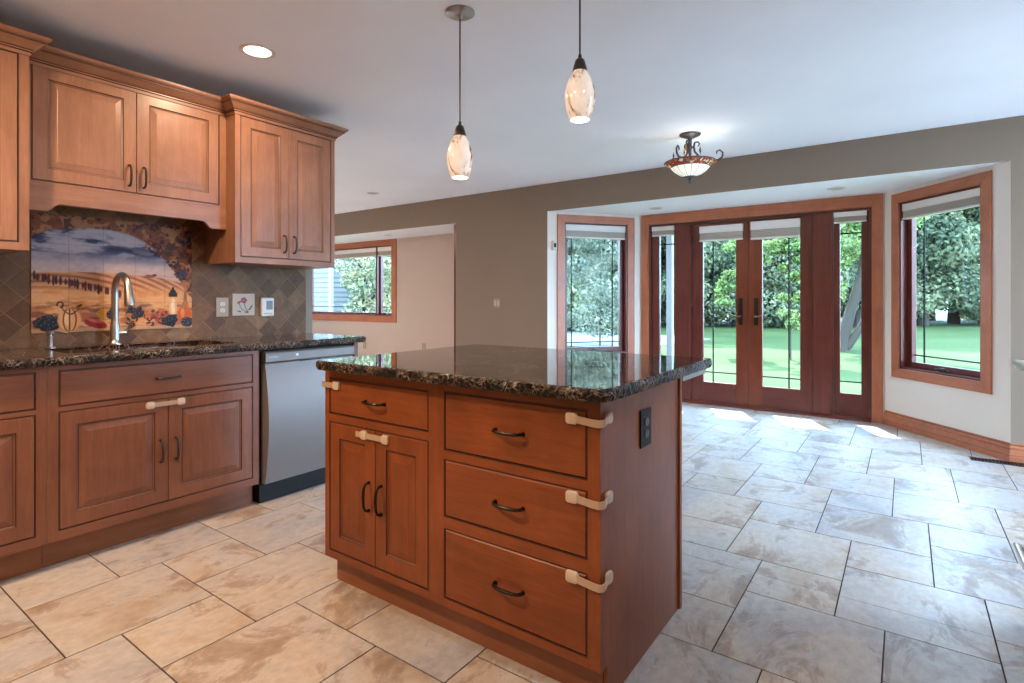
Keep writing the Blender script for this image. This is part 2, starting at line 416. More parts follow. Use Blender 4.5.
# ------------------------------------------------------------------ mesh builder
class MB:
    def __init__(s):
        s.v = []; s.f = []; s.m = []; s.s = []
    def add(s, verts, faces, mi=0, smooth=False):
        b = len(s.v)
        s.v += [tuple(v) for v in verts]
        for f in faces:
            s.f.append(tuple(b + i for i in f)); s.m.append(mi); s.s.append(smooth)
        return s
    def box(s, x0, x1, y0, y1, z0, z1, mi=0):
        if x0 > x1: x0, x1 = x1, x0
        if y0 > y1: y0, y1 = y1, y0
        if z0 > z1: z0, z1 = z1, z0
        v = [(x0, y0, z0), (x1, y0, z0), (x1, y1, z0), (x0, y1, z0), (x0, y0, z1), (x1, y0, z1), (x1, y1, z1), (x0, y1, z1)]
        return s.add(v, [(3, 2, 1, 0), (4, 5, 6, 7), (0, 1, 5, 4), (1, 2, 6, 5), (2, 3, 7, 6), (3, 0, 4, 7)], mi)
    def rings(s, rings, mi=0, smooth=False, cap0=True, cap1=True, closed=True, mats=None):
        n = len(rings[0]); v = [p for r in rings for p in r]; 
        for i in range(len(rings) - 1):
            fs = []
            for j in range(n if closed else n - 1):
                k = (j + 1) % n
                fs.append((i * n + j, i * n + k, (i + 1) * n + k, (i + 1) * n + j))
            if i == 0:
                b = len(s.v); s.v += [tuple(p) for p in v]
            for f in fs:
                s.f.append(tuple(b + q for q in f)); s.m.append(mats[i] if mats else mi); s.s.append(smooth)
        if cap0:
            s.f.append(tuple(b + q for q in reversed(range(n)))); s.m.append(mats[0] if mats else mi); s.s.append(False)
        if cap1:
            s.f.append(tuple(b + (len(rings) - 1) * n + q for q in range(n))); s.m.append(mats[-1] if mats else mi); s.s.append(False)
        return s
    def tube(s, pts, rad, seg=10, mi=0, flat=1.0, up=None):
        pts = [Vector(p) for p in pts]
        if not isinstance(rad, (list, tuple)): rad = [rad] * len(pts)
        rings = []; prev = None
        for i, p in enumerate(pts):
            t = (pts[min(i + 1, len(pts) - 1)] - pts[max(i - 1, 0)]).normalized()
            if prev is None:
                a = Vector(up) if up else (Vector((0, 0, 1)) if abs(t.z) < 0.9 else Vector((1, 0, 0)))
                n = (a - t * a.dot(t)).normalized()
            else:
                n = (prev - t * prev.dot(t)).normalized()
            prev = n; b = t.cross(n)
            rings.append([p + n * (math.cos(2 * PI * k / seg) * rad[i] * flat) + b * (math.sin(2 * PI * k / seg) * rad[i]) for k in range(seg)])
        return s.rings(rings, mi, True)
    def lathe(s, prof, seg=32, c=(0, 0, 0), mi=0, mats=None, cap0=True, cap1=True):
        rings = [[(c[0] + r * math.cos(2 * PI * k / seg), c[1] + r * math.sin(2 * PI * k / seg), c[2] + z) for k in range(seg)] for r, z in prof]
        return s.rings(rings, mi, True, cap0, cap1, True, mats)
    def prism(s, poly, axis, a, b, mi=0):
        # poly: 2-D points; axis = extrusion axis
        def P(u, v, w):
            return {'X': (w, u, v), 'Y': (u, w, v), 'Z': (u, v, w)}[axis]
        r0 = [P(u, v, a) for u, v in poly]; r1 = [P(u, v, b) for u, v in poly]
        return s.rings([r0, r1], mi)
    def disc(s, c, r, seg=24, mi=0, axis='Z', r2=None):
        r2 = r2 or r
        pts = []
        for k in range(seg):
            a = 2 * PI * k / seg; u, v = math.cos(a) * r, math.sin(a) * r2
            pts.append({'Z': (c[0] + u, c[1] + v, c[2]), 'Y': (c[0] + u, c[1], c[2] + v), 'X': (c[0], c[1] + u, c[2] + v)}[axis])
        return s.add(pts, [tuple(range(seg))], mi)
    def build(s, name, mats, parent=None, loc=None, rotz=0.0, bevel=0, sharp=35, seg=2):
        me = bpy.data.meshes.new(name)
        me.from_pydata(s.v, [], s.f)
        if not isinstance(mats, (list, tuple)): mats = [mats]
        for m in mats: me.materials.append(m)
        me.polygons.foreach_set('material_index', s.m)
        me.polygons.foreach_set('use_smooth', s.s)
        bm = bmesh.new(); bm.from_mesh(me)
        bmesh.ops.recalc_face_normals(bm, faces=bm.faces)
        bm.to_mesh(me); bm.free()
        me.update()
        if any(s.s): me.set_sharp_from_angle(angle=math.radians(sharp))
        o = bpy.data.objects.new(name, me); COL.objects.link(o)
        if parent is not None: o.parent = parent
        if loc: o.location = loc
        o.rotation_euler = (0, 0, rotz)
        if bevel:
            b = o.modifiers.new('bevel', 'BEVEL'); b.width = bevel; b.segments = seg; b.limit_method = 'ANGLE'; b.angle_limit = math.radians(40)
            b.harden_normals = False
        return o

def thing(name, label, cat, loc=(0, 0, 0), rotz=0.0, group=None):
    o = bpy.data.objects.new(name, None); COL.objects.link(o)
    o.empty_display_size = 0.1
    o.location = loc; o.rotation_euler = (0, 0, rotz)
    o['label'] = label; o['category'] = cat
    if group: o['group'] = group
    return o

def tag(o, label, cat, group=None, kind=None):
    o['label'] = label; o['category'] = cat
    if group: o['group'] = group
    if kind: o['kind'] = kind
    return o

def struct(o):
    o['kind'] = 'structure'; return o

def sroot(name, loc=(0, 0, 0), rotz=0.0):
    o = bpy.data.objects.new(name, None); COL.objects.link(o)
    o.empty_display_size = 0.1
    o.location = loc; o.rotation_euler = (0, 0, rotz); o['kind'] = 'structure'
    return o

def dup(root, loc, rotz, label, group=None):
    r = root.copy(); COL.objects.link(r); r.location = loc; r.rotation_euler = (0, 0, rotz)
    r['label'] = label
    if group: r['group'] = group
    for ch in list(root.children):
        c = ch.copy(); COL.objects.link(c); c.parent = r
        for g in list(ch.children):
            d = g.copy(); COL.objects.link(d); d.parent = c
    return r

# ================================================================== ROOM SHELL
YB = 5.27            # back wall face
CZ = 2.455           # ceiling
BZ = 2.147           # bay ceiling
FZ = 2.125           # bump-out ceiling
XW = -3.57           # kitchen wall face
YD = 6.20            # door wall face

# ---- floor: 18 inch and 12 inch tiles in a hopscotch pattern
def clip(poly, region):
    out = poly
    for i in range(len(region)):
        a = region[i]; b = region[(i + 1) % len(region)]
        nx, ny = -(b[1] - a[1]), b[0] - a[0]
        d = lambda p: (p[0] - a[0]) * nx + (p[1] - a[1]) * ny
        src = out; out = []
        for j in range(len(src)):
            p, q = src[j], src[(j + 1) % len(src)]
            dp, dq = d(p), d(q)
            if dp >= 0: out.append(p)
            if (dp >= 0) != (dq >= 0):
                t = dp / (dp - dq); out.append((p[0] + (q[0] - p[0]) * t, p[1] + (q[1] - p[1]) * t))
        if not out: return []
    return out

def build_floor():
    ux, uy = 0.1527, 0.1550; ox, oy = -2.655, 0.611
    regions = [[(-9.7, -2.3), (3.5, -2.3), (3.5, 5.29), (-9.7, 5.29)],
               [(-3.29, 5.29), (0.63, 5.29), (-0.15, 6.26), (-2.57, 6.26)],
               [(-9.4, 5.29), (-4.62, 5.29), (-4.62, 6.10), (-9.4, 6.10)]]
    rnd = random.Random(5)
    verts = []; faces = []; mi = []; cols = []
    for reg in regions:
        b = len(verts); verts += [(x, y, -0.0025) for x, y in reg]
        faces.append(tuple(range(b, b + len(reg)))); mi.append(1); cols.append((0, 0, 0))
    for i in range(-30, 45):
        for j in range(-30, 45):
            bx = ox + (2 * i - 3 * j) * ux; by = oy + (3 * i + 2 * j) * uy
            if not (-10.5 < bx < 4.2 and -3 < by < 7): continue
            rects = [(bx, by, bx + 3 * ux, by + 3 * uy), (bx + 3 * ux, by + uy, bx + 5 * ux, by + 3 * uy)]
            for (x0, y0, x1, y1) in rects:
                c = (rnd.random(), rnd.random(), rnd.random())
                g = 0.0025
                parts = [(x0 + g, y0 + g, x1 - g, y1 - g)]
                if y0 + 0.03 < 2.485 < y1 - 0.03 and -1.0 < x0 < 0.7:
                    parts = [(x0 + g, y0 + g, x1 - g, 2.484), (x0 + g, 2.486, x1 - g, y1 - g)]
                for q in parts:
                    poly = [(q[0], q[1]), (q[2], q[1]), (q[2], q[3]), (q[0], q[3])]
                    for reg in regions:
                        pc = clip(poly, reg)
                        if len(pc) < 3: continue
                        n = len(pc); b = len(verts)
                        verts += [(x, y, 0.0) for x, y in pc] + [(x, y, -0.0025) for x, y in pc]
                        faces.append(tuple(range(b, b + n))); mi.append(0); cols.append(c)
                        for k in range(n):
                            faces.append((b + k, b + n + k, b + n + (k + 1) % n, b + (k + 1) % n)); mi.append(0); cols.append(c)
    me = bpy.data.meshes.new('floor'); me.from_pydata(verts, [], faces)
    me.materials.append(M['tile']); me.materials.append(M['grout'])
    me.polygons.foreach_set('material_index', mi)
    at = me.color_attributes.new('tile', 'FLOAT_COLOR', 'CORNER')
    data = []
    for f, c in zip(faces, cols): data += list((*c, 1.0)) * len(f)
    at.data.foreach_set('color', data)
    o = bpy.data.objects.new('floor', me); COL.objects.link(o)
    return struct(o)
build_floor()

def wall_local(name, p0, p1, z0, z1, thick, holes, mat, mats_extra=None):
    """wall whose room face runs p0->p1 (room on the right-hand side is -y local); holes: (s0,s1,za,zb)"""
    d = Vector((p1[0] - p0[0], p1[1] - p0[1], 0)); Ln = d.length
    ang = math.atan2(d.y, d.x)
    mb = MB()
    xs = sorted({0, Ln, *[h[0] for h in holes], *[h[1] for h in holes]})
    for a, b in zip(xs[:-1], xs[1:]):
        mid = (a + b) / 2
        hs = sorted([h for h in holes if h[0] < mid < h[1]], key=lambda h: h[2])
        z = z0
        for h in hs:
            if h[2] > z: mb.box(a, b, 0, thick, z, h[2])
            z = h[3]
        if z < z1: mb.box(a, b, 0, thick, z, z1)
    o = mb.build(name, mat, None, (p0[0], p0[1], 0), ang)
    return struct(o)

# back wall with two openings; thin drop header in front of the bay ceilings
mb = MB()
mb.box(-4.632, -3.271, YB, YB + 0.12, 0, CZ)
mb.box(0.610, 3.5, YB, YB + 0.12, 0, CZ)
mb.box(-9.7, -9.3, YB, YB + 0.12, 0, CZ)
mb.box(-3.271, 0.610, YB, YB + 0.02, BZ, CZ)
mb.box(-9.3, -4.632, YB, YB + 0.02, FZ, CZ)
struct(mb.build('wall_back', M['wall']))

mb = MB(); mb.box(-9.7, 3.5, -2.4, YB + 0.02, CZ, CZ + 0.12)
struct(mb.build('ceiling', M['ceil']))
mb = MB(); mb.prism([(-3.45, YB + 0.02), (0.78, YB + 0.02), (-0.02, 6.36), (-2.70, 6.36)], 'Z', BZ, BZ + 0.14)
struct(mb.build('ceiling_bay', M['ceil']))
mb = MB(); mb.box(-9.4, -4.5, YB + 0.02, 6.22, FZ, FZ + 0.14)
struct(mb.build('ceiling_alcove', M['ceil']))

# bay walls
PA, PB, PC, PD = (-3.271, YB), (-2.556, YD), (-0.165, YD), (0.610, YB)
LW = math.hypot(PB[0] - PA[0], PB[1] - PA[1]); RW = math.hypot(PD[0] - PC[0], PD[1] - PC[1])
LWO = (0.205, 0.997, 0.535, 2.030)
RWO = (0.192, 0.992, 0.535, 2.022)
wall_local('wall_bay_left', PA, PB, 0, BZ, 0.14, [LWO], M['wall_bay'])
wall_local('wall_bay_right', PC, PD, 0, BZ, 0.14, [RWO], M['wall_bay'])
wall_local('wall_bay_centre', PB, PC, 0, BZ, 0.14, [(0.106, 2.297, -0.01, 2.027)], M['wall_bay'])
# alcove on the left
wall_local('wall_alcove', (-9.3, 6.07), (-4.632, 6.07), 0, FZ, 0.14, [(0.36, 2.617, 0.892, 2.030)], M['wall_far'])
wall_local('wall_alcove_right', (-4.632, 6.07), (-4.632, YB + 0.12), 0, FZ, 0.12, [], M['wall_far'])
wall_local('wall_alcove_left', (-9.3, YB + 0.12), (-9.3, 6.07), 0, FZ, 0.12, [], M['wall_far'])
# kitchen side wall (two sided), far room walls and the walls behind the camera
mb = MB(); mb.box(XW - 0.12, XW, -2.3, 2.465, 0, CZ)
struct(mb.build('wall_left', M['wall']))
wall_local('wall_family_left', (-9.6, -0.4), (-9.6, YB), 0, CZ, 0.1, [], M['wall_far'])
wall_local('wall_family_front', (XW - 0.12, -0.4), (-9.6, -0.4), 0, CZ, 0.1, [], M['wall_far'])
wall_local('wall_front', (1.06, -2.3), (XW, -2.3), 0, CZ, 0.1, [], M['wall'])
wall_local('wall_right_kitchen', (1.06, 2.86), (1.06, -2.3), 0, CZ, 0.1, [], M['wall'])
wall_local('wall_jog', (3.4, 2.86), (1.06, 2.86), 0, CZ, 0.1, [], M['wall'])
wall_local('wall_right_dining', (3.4, YB), (3.4, 2.86), 0, CZ, 0.1, [(0.10, 2.30, 0.05, 2.3)], M['wall'])  # unseen opening added to let sky light onto the dining side

# ------------------------------------------------------------------ profiles along paths (baseboards, crown)
def sweep(mb, path, prof, side=1, mi=0, mats=None):
    """path: 2-D points; prof: (out, z); out is to the right of travel * side; mitred corners"""
    pts = [Vector((p[0], p[1])) for p in path]
    rings = []
    for i, p in enumerate(pts):
        dirs = []
        if i > 0: dirs.append((pts[i] - pts[i - 1]).normalized())
        if i < len(pts) - 1: dirs.append((pts[i + 1] - pts[i]).normalized())
        ns = [Vector((d.y, -d.x)) * side for d in dirs]
        if len(ns) == 2:
            n = (ns[0] + ns[1]).normalized(); n = n / max(0.3, n.dot(ns[0]))
        else:
            n = ns[0]
        rings.append([(p.x + n.x * o, p.y + n.y * o, z) for o, z in prof])
    # one strip per profile edge so grooves can take another material
    n = len(prof)
    for k in range(n):
        k2 = (k + 1) % n
        vs = []; fs = []
        for r in rings: vs += [r[k], r[k2]]
        for i in range(len(rings) - 1):
            fs.append((2 * i, 2 * i + 1, 2 * i + 3, 2 * i + 2))
        mb.add(vs, fs, mats[k] if mats else mi)
    mb.add(rings[0], [tuple(range(n))], mi); mb.add(rings[-1], [tuple(reversed(range(n)))], mi)
    return mb

BASEP = [(0.0, 0.0), (0.024, 0.0), (0.024, 0.036), (0.017, 0.041), (0.017, 0.046), (0.014, 0.084), (0.0115, 0.087), (0.0115, 0.091), (0.015, 0.095), (0.013, 0.106), (0.007, 0.112), (0.007, 0.124), (0.0, 0.130)]
bmats = [0] * len(BASEP); bmats[3] = 1; bmats[6] = 1; bmats[10] = 1
dR = Vector((PD[0] - PC[0], PD[1] - PC[1])).normalized()
dL = Vector((PB[0] - PA[0], PB[1] - PA[1])).normalized()
e = 0.001
mb = MB(); sweep(mb, [(PC[0] + 0.012, PC[1] - 0.016), (PD[0], PD[1]), (3.395, YB)], [(o + e, z) for o, z in BASEP], 1, 0, bmats)
struct(mb.build('baseboard_right', [M['casing_h'], M['toe']]))
mb = MB(); sweep(mb, [(-4.62, YB), (PA[0], PA[1]), (PB[0] - 0.012, PB[1] - 0.016)], [(o + e, z) for o, z in BASEP], 1, 0, bmats)
struct(mb.build('baseboard_left', [M['casing_h'], M['toe']]))
mb = MB(); sweep(mb, [(-9.29, 6.07), (-4.64, 6.07)], [(o + e, z) for o, z in BASEP], 1, 0, bmats)
struct(mb.build('baseboard_alcove', [M['casing_h'], M['toe']]))

# ------------------------------------------------------------------ windows
def casing(mb, s0, s1, z0, z1, w, wt, t=0.018, sill=True):
    """mitred picture-frame casing around opening, front at -y; mat 0 vertical, 1 horizontal"""
    def board(poly, mi):
        mb.prism(poly, 'Y', -t, -0.0008, mi)
    o = [(s0 - w, z0 - w), (s1 + w, z0 - w), (s1 + w, z1 + wt), (s0 - w, z1 + wt)]
    i = [(s0, z0), (s1, z0), (s1, z1), (s0, z1)]
    board([o[0], i[0], i[3], o[3]], 0)
    board([i[1], o[1], o[2], i[2]], 0)
    board([o[3], i[3], i[2], o[2]], 1)
    if sill: board([o[0], o[1], i[1], i[0]], 1)

def rect_frame(mb, s0, s1, z0, z1, ws, wb, wt, y0, y1, mv=0, mh=1):
    mb.box(s0, s0 + ws, y0, y1, z0, z1, mv); mb.box(s1 - ws, s1, y0, y1, z0, z1, mv)
    mb.box(s0 + ws, s1 - ws, y0, y1, z0, z0 + wb, mh); mb.box(s0 + ws, s1 - ws, y0, y1, z1 - wt, z1, mh)

def crank(parent, x, y, z):
    c = MB()
    c.prism([(-0.05, 0), (0.05, 0), (0.035, 0.018), (-0.035, 0.018)], 'Y', y - 0.028, y, 0)
    c.tube([(0.0, y - 0.02, 0.018), (0.0, y - 0.03, 0.03), (-0.015, y - 0.034, 0.034), (-0.05, y - 0.034, 0.026), (-0.07, y - 0.034, 0.018)], [0.008, 0.007, 0.006, 0.005, 0.005], 8)
    c.lathe([(0.001, -0.008), (0.008, -0.006), (0.008, 0.006), (0.001, 0.008)], 10, (-0.074, y - 0.036, 0.018))
    return c.build('crank_handle', M['antique'], parent, (x, 0, z))

def casement(name, loc, ang, O, w, wt, bars, crankx):
    r = sroot(name, loc, ang)
    s0, s1, z0, z1 = O
    mb = MB(); casing(mb, s0, s1, z0, z1, w, wt)
    mb.build('window_casing', [M['casing_v'], M['casing_h']], r, bevel=0.002)
    mb = MB(); g = 0.0015
    rect_frame(mb, s0 + g, s1 - g, z0 + g, z1 - g, 0.014, 0.014, 0.014, -0.004, 0.135)
    mb.build('window_jamb', [M['mahog_v'], M['mahog_h']], r)
    mb = MB()
    a, b, c, d = s0 + 0.0165, s1 - 0.0165, z0 + 0.0165, z1 - 0.0165
    rect_frame(mb, a, b, c, d, 0.044, 0.05, 0.05, 0.06, 0.105)
    sash = mb.build('window_sash', [M['mahog_v'], M['mahog_h']], r, bevel=0.003)
    mb = MB(); mb.box(a + 0.045, b - 0.045, 0.081, 0.085, c + 0.051, d - 0.051)
    mb.build('pane', M['glass'], sash)
    mb = MB()
    gz0, gz1 = c + 0.0515, d - 0.0515
    for x in bars[0]: mb.box(x - 0.006, x + 0.006, 0.0865, 0.094, gz0, gz1)
    for z in bars[1]: mb.box(a + 0.0455, b - 0.0455, 0.0868, 0.0937, z - 0.0055, z + 0.0055)
    mb.build('grille', M['grille'], sash)
    crank(r, crankx, 0.058, z0 + 0.0165)
    return r
angL = math.atan2(PB[1] - PA[1], PB[0] - PA[0]); angR = math.atan2(PD[1] - PC[1], PD[0] - PC[0])
casement('window_2', (*PA, 0), angL, LWO, 0.090, 0.086, ([0.328, 0.850], [0.660]), 0.62)
casement('window_3', (*PC, 0), angR, RWO, 0.082, 0.085, ([0.355, 0.895], [0.662]), 0.62)

# alcove window: fixed centre with casements either side
r = sroot('window_1', (-9.3, 6.07, 0), 0)
s0, s1, z0, z1 = 0.36, 2.617, 0.892, 2.030
mb = MB(); casing(mb, s0, s1, z0, z1, 0.105, 0.094)
mb.build('window_casing', [M['casing_v'], M['casing_h']], r, bevel=0.002)
mb = MB(); rect_frame(mb, s0 + .0015, s1 - .0015, z0 + .0015, z1 - .0015, 0.014, 0.014, 0.014, -0.004, 0.135)
for xm in (2.23,): mb.box(xm, xm + 0.035, 0.0, 0.13, z0 + 0.016, z1 - 0.016)
mb.build('window_jamb', [M['mahog_v'], M['mahog_h']], r)
for (a, b, bars) in ((s0 + .017, 2.228, []), (2.267, s1 - .017, [])):
    mb = MB(); rect_frame(mb, a, b, z0 + .017, z1 - .017, 0.028, 0.03, 0.03, 0.05, 0.10)
    sash = mb.build('window_sash', [M['mahog_v'], M['mahog_h']], r, bevel=0.002)
    mb = MB(); mb.box(a + .029, b - .029, 0.076, 0.080, z0 + .048, z1 - .048); mb.build('pane', M['glass'], sash)
    mb = MB(); mb.box(a + .0285, b - .0285, 0.0815, 0.088, z0 + 0.135, z0 + 0.143); mb.build('grille', M['grille'], sash)
crank(r, 2.44, 0.048, z0 + 0.0165)

# cellular shades pulled up at the head of each window or door
def shade(label, loc, ang, x0, x1, z0, z1, y0, y1):
    t = thing('window_shade', label, 'window shade', loc, ang, 'pulled-up cellular shades')
    zt = z1; h = z1 - z0
    mb = MB(); mb.box(x0, x1, y0, y1, z1 - 0.42 * h, z1); mb.box(x0, x1, y0 - 0.003, y1, z1 - 0.46 * h, z1 - 0.40 * h)
    mb.build('headrail', M['shade_white'], t, bevel=0.003)
    zf1 = z1 - 0.465 * h; zf0 = z0 + 0.10 * h
    n = 5; poly = []
    for k in range(n):
        za = zf0 + (zf1 - zf0) * k / n; zb = zf0 + (zf1 - zf0) * (k + 1) / n
        poly += [(y0 + 0.010, za), (y0 + 0.003, (za + zb) / 2)]
    poly += [(y0 + 0.010, zf1), (y1 - 0.004, zf1), (y1 - 0.004, zf0)]
    mb = MB(); mb.prism(poly, 'X', x0 + 0.004, x1 - 0.004)
    mb.build('cellular_fabric', M['shade_fabric'], t)
    mb = MB(); mb.box(x0 + 0.002, x1 - 0.002, y0, y1 - 0.002, z0, z0 + 0.098 * h)
    mb.build('bottom_rail', M['shade_white'], t, bevel=0.002)
    return t
shade('white-railed grey shade at the head of the window left of the double doors', (*PA, 0), angL, LWO[0] + .018, LWO[1] - .018, 1.858, LWO[3] - .018, 0.004, 0.055)
shade('white-railed grey shade at the head of the large window right of the doors', (*PC, 0), angR, RWO[0] + .018, RWO[1] - .018, 1.868, RWO[3] - .018, 0.004, 0.055)
shade('wide pale shade at the head of the far left alcove window', (-9.3, 6.07, 0), 0, .38, 2.225, 1.865, 2.011, 0.002, 0.045)
shade('short pale shade over the narrow right sash of the alcove window', (-9.3, 6.07, 0), 0, 2.268, 2.598, 1.865, 2.011, 0.002, 0.045)

# ------------------------------------------------------------------ double doors and sidelights
mb = MB(); casing(mb, -2.450, -0.259, 0.002, 2.027, 0.088, 0.117, sill=False)
o = mb.build('trim_1', [M['casing_v'], M['casing_h']], None, (0, YD, 0), bevel=0.002); struct(o)
mb = MB()
mb.box(-2.448, -2.428, YD - 0.004, YD + 0.13, 0.03, 2.025); mb.box(-0.281, -0.261, YD - 0.004, YD + 0.13, 0.03, 2.025)
mb.box(-2.428, -0.281, YD - 0.004, YD + 0.13, 2.003, 2.025, 1)
struct(mb.build('trim_2', [M['mahog_v'], M['mahog_h']]))
mb = MB(); mb.box(-2.139, -1.958, YD + 0.004, YD + 0.12, 0.03, 2.001); mb.box(-2.128, -1.969, YD - 0.006, YD + 0.004, 0.03, 2.001)
struct(mb.build('trim_3', M['mahog_v'], bevel=0.003))
mb = MB(); mb.box(-0.757, -0.577, YD + 0.004, YD + 0.12, 0.03, 2.001); mb.box(-0.746, -0.588, YD - 0.006, YD + 0.004, 0.03, 2.001)
struct(mb.build('trim_4', M['mahog_v'], bevel=0.003))
mb = MB(); mb.prism([(YD - 0.03, 0.001), (YD + 0.16, 0.001), (YD + 0.16, 0.028), (YD + 0.0, 0.028), (YD - 0.022, 0.012)], 'X', -2.448, -0.261)
struct(mb.build('trim_5', M['mahog_h']))

def leaf(name, x0, x1, gx0, gx1, gz0, gz1, vb, hbs, handle_x=None, lever_dir=0, hinge_x=None, mid=None):
    r = sroot(name, (0, YD, 0), 0)
    z0, z1 = 0.031, 2.000
    mb = MB()
    mb.box(x0, gx0, 0.03, 0.075, z0, z1, 0 if mid != 'L' else 2); mb.box(gx1, x1, 0.03, 0.075, z0, z1, 0 if mid != 'R' else 2)
    mb.box(gx0, gx1, 0.03, 0.075, z0, gz0, 1); mb.box(gx0, gx1, 0.03, 0.075, gz1, z1, 1)
    fr = mb.build('door_frame', [M['mahog_v'], M['mahog_h'], M['mahog_mid']], r, bevel=0.003)
    mb = MB(); mb.box(gx0, gx1, 0.052, 0.056, gz0, gz1); mb.build('pane', M['glass'], r)
    mb = MB()
    for x in vb: mb.box(x - 0.0065, x + 0.0065, 0.058, 0.066, gz0, gz1)
    for z in hbs: mb.box(gx0, gx1, 0.0583, 0.0657, z - 0.0060, z + 0.0060)
    mb.build('grille', M['grille'], r)
    if handle_x is not None:
        mb = MB(); mb.box(handle_x - 0.021, handle_x + 0.021, 0.016, 0.0295, 0.883, 1.171)
        mb.box(handle_x - 0.013, handle_x + 0.013, 0.012, 0.016, 0.90, 1.155)
        mb.tube([(handle_x, 0.012, 1.075), (handle_x, 0.004, 1.075)], 0.011, 12)
        esc = mb.build('door_handle', M['bronze'], r, bevel=0.006, seg=3)
        d = lever_dir; mb = MB()
        mb.tube([(handle_x, 0.011, 0.978), (handle_x, -0.035, 0.978)], [0.012, 0.009], 12)
        mb.tube([(handle_x - d * 0.008, -0.036, 0.976), (handle_x + d * 0.02, -0.038, 0.976), (handle_x + d * 0.05, -0.038, 0.985), (handle_x + d * 0.085, -0.036, 0.992), (handle_x + d * 0.118, -0.034, 0.987)], [0.011, 0.009, 0.0075, 0.0065, 0.006], 10, flat=0.8)
        mb.build('lever', M['nickel'], esc)
    if hinge_x is not None:
        for z in (0.28, 1.02, 1.82):
            mb = MB(); mb.tube([(hinge_x, 0.024, z - 0.05), (hinge_x, 0.024, z + 0.05)], 0.0065, 10)
            mb.lathe([(0.001, 0.0), (0.006, 0.004), (0.001, 0.012)], 10, (hinge_x, 0.024, z + 0.05))
            mb.build('hinge', M['bronze'], r)
    return r
leaf('door_1', -1.956, -1.360, -1.835, -1.486, 0.245, 1.88, [-1.733], [0.352], -1.436, -1, -1.957, 'R')
leaf('door_2', -1.357, -0.759, -1.224, -0.869, 0.245, 1.88, [-0.975], [0.345], -1.281, 1, -0.758, 'L')
leaf('window_4', -2.426, -2.141, -2.334, -2.160, 0.245, 1.90, [], [0.352, 1.795])
leaf('window_5', -0.575, -0.283, -0.521, -0.346, 0.245, 1.90, [], [0.357, 1.797])
shade('pale shade above the glass of the left door leaf', (0, YD, 0), 0, -1.862, -1.410, 1.795, 1.962, -0.02, 0.028)
shade('pale shade above the glass of the right door leaf', (0, YD, 0), 0, -1.330, -0.866, 1.785, 1.972, -0.02, 0.028)
shade('narrow pale shade over the left sidelight', (0, YD, 0), 0, -2.41, -2.150, 1.890, 1.998, -0.02, 0.028)
shade('narrow pale shade over the right sidelight', (0, YD, 0), 0, -0.570, -0.300, 1.895, 1.998, -0.02, 0.028)

# dark wood edge strip at the right end of the alcove opening
mb = MB(); mb.box(-4.666, -4.634, YB + 0.004, YB + 0.05, 0.002, FZ - 0.015)
struct(mb.build('trim_6', M['mahog_v']))
t = thing('alarm_sensor', 'tiny white sensor on the dark edge strip at the alcove opening', 'sensor', (-4.6665, YB + 0.026, 2.02))
mb = MB(); mb.box(-0.016, -0.0005, -0.02, 0.02, -0.045, 0.0); mb.build('sensor_body', M['white'], t, bevel=0.003)
mb = MB(); mb.box(-0.012, -0.0005, -0.012, 0.012, 0.004, 0.09); mb.build('magnet', M['white'], t, bevel=0.003)

# motion sensor beside the left bay window
t = thing('motion_sensor', 'small white motion sensor with a dark lens left of the bay window', 'sensor', (PA[0] + dL.x * 0.075, PA[1] + dL.y * 0.075, 1.765), angL)
mb = MB(); mb.prism([(-0.028, -0.001), (-0.028, -0.026), (-0.02, -0.042), (0.02, -0.042), (0.028, -0.026), (0.028, -0.001)], 'Z', -0.05, 0.05)
b = mb.build('housing', M['white'], t, bevel=0.004)
mb = MB(); mb.box(-0.012, 0.012, -0.0445, -0.0425, -0.025, 0.02); mb.build('lens', M['black'], t)

# light switch on the back wall
def plate(parent, w, h, mat, y=-0.006):
    mb = MB(); mb.box(-w / 2, w / 2, y, -0.0005, -h / 2, h / 2)
    return mb.build('cover_plate', mat, parent, bevel=0.002)
M['switch_plate'] = plain('bronze_switch_plate', (0.30, 0.24, 0.19), 0.4, 0.3)
t = thing('light_switch', 'two-rocker light switch on the taupe wall between alcove and bay', 'switch', (-3.979, YB, 1.114))
plate(t, 0.105, 0.118, M['switch_plate'])
for sx in (-0.023, 0.023):
    mb = MB(); mb.prism([(-0.0062, -0.034), (-0.0115, -0.030), (-0.0075, 0.0), (-0.0085, 0.034), (-0.0062, 0.034)], 'X', sx - 0.0155, sx + 0.0155)
    mb.build('rocker', M['beige_dark'], t)

def duplex(parent, mat, slot, y=-0.006, sc=1.0):
    for z in (-0.0195, 0.0195):
        mb = MB()
        pts = [(0.0165 * sc * (1 if abs(math.cos(a)) > 0.8 else abs(math.cos(a)) / 0.8) * (1 if math.cos(a) > 0 else -1), z + 0.0145 * math.sin(a)) for a in [2 * PI * k / 20 for k in range(20)]]
        pts = [(0.0165 * math.cos(a), z + max(-0.0125, min(0.0125, 0.0165 * math.sin(a)))) for a in [2 * PI * k / 20 + 0.01 for k in range(20)]]
        mb.prism(pts, 'Y', y - 0.0025, y - 0.0002)
        so = mb.build('socket', mat, parent)
        mb = MB()
        mb.box(-0.0075, -0.0055, y - 0.0032, y - 0.0026, z - 0.002, z + 0.006); mb.box(0.0055, 0.0075, y - 0.0032, y - 0.0026, z - 0.001, z + 0.006)
        mb.disc((0, y - 0.0031, z - 0.007), 0.0026, 10, 0, 'Y')
        mb.build('slots', slot, so)

for x, z, lb in ((-7.345, 0.400, 'pale outlet low on the far beige wall beside the countertop end'), (-5.975, 0.430, 'pale outlet low on the far beige wall above the island top')):
    t = thing('wall_outlet', lb, 'outlet', (x, 6.07, z))
    plate(t, 0.075, 0.118, M['beige_plate']); duplex(t, M['beige_dark'], M['slot'])

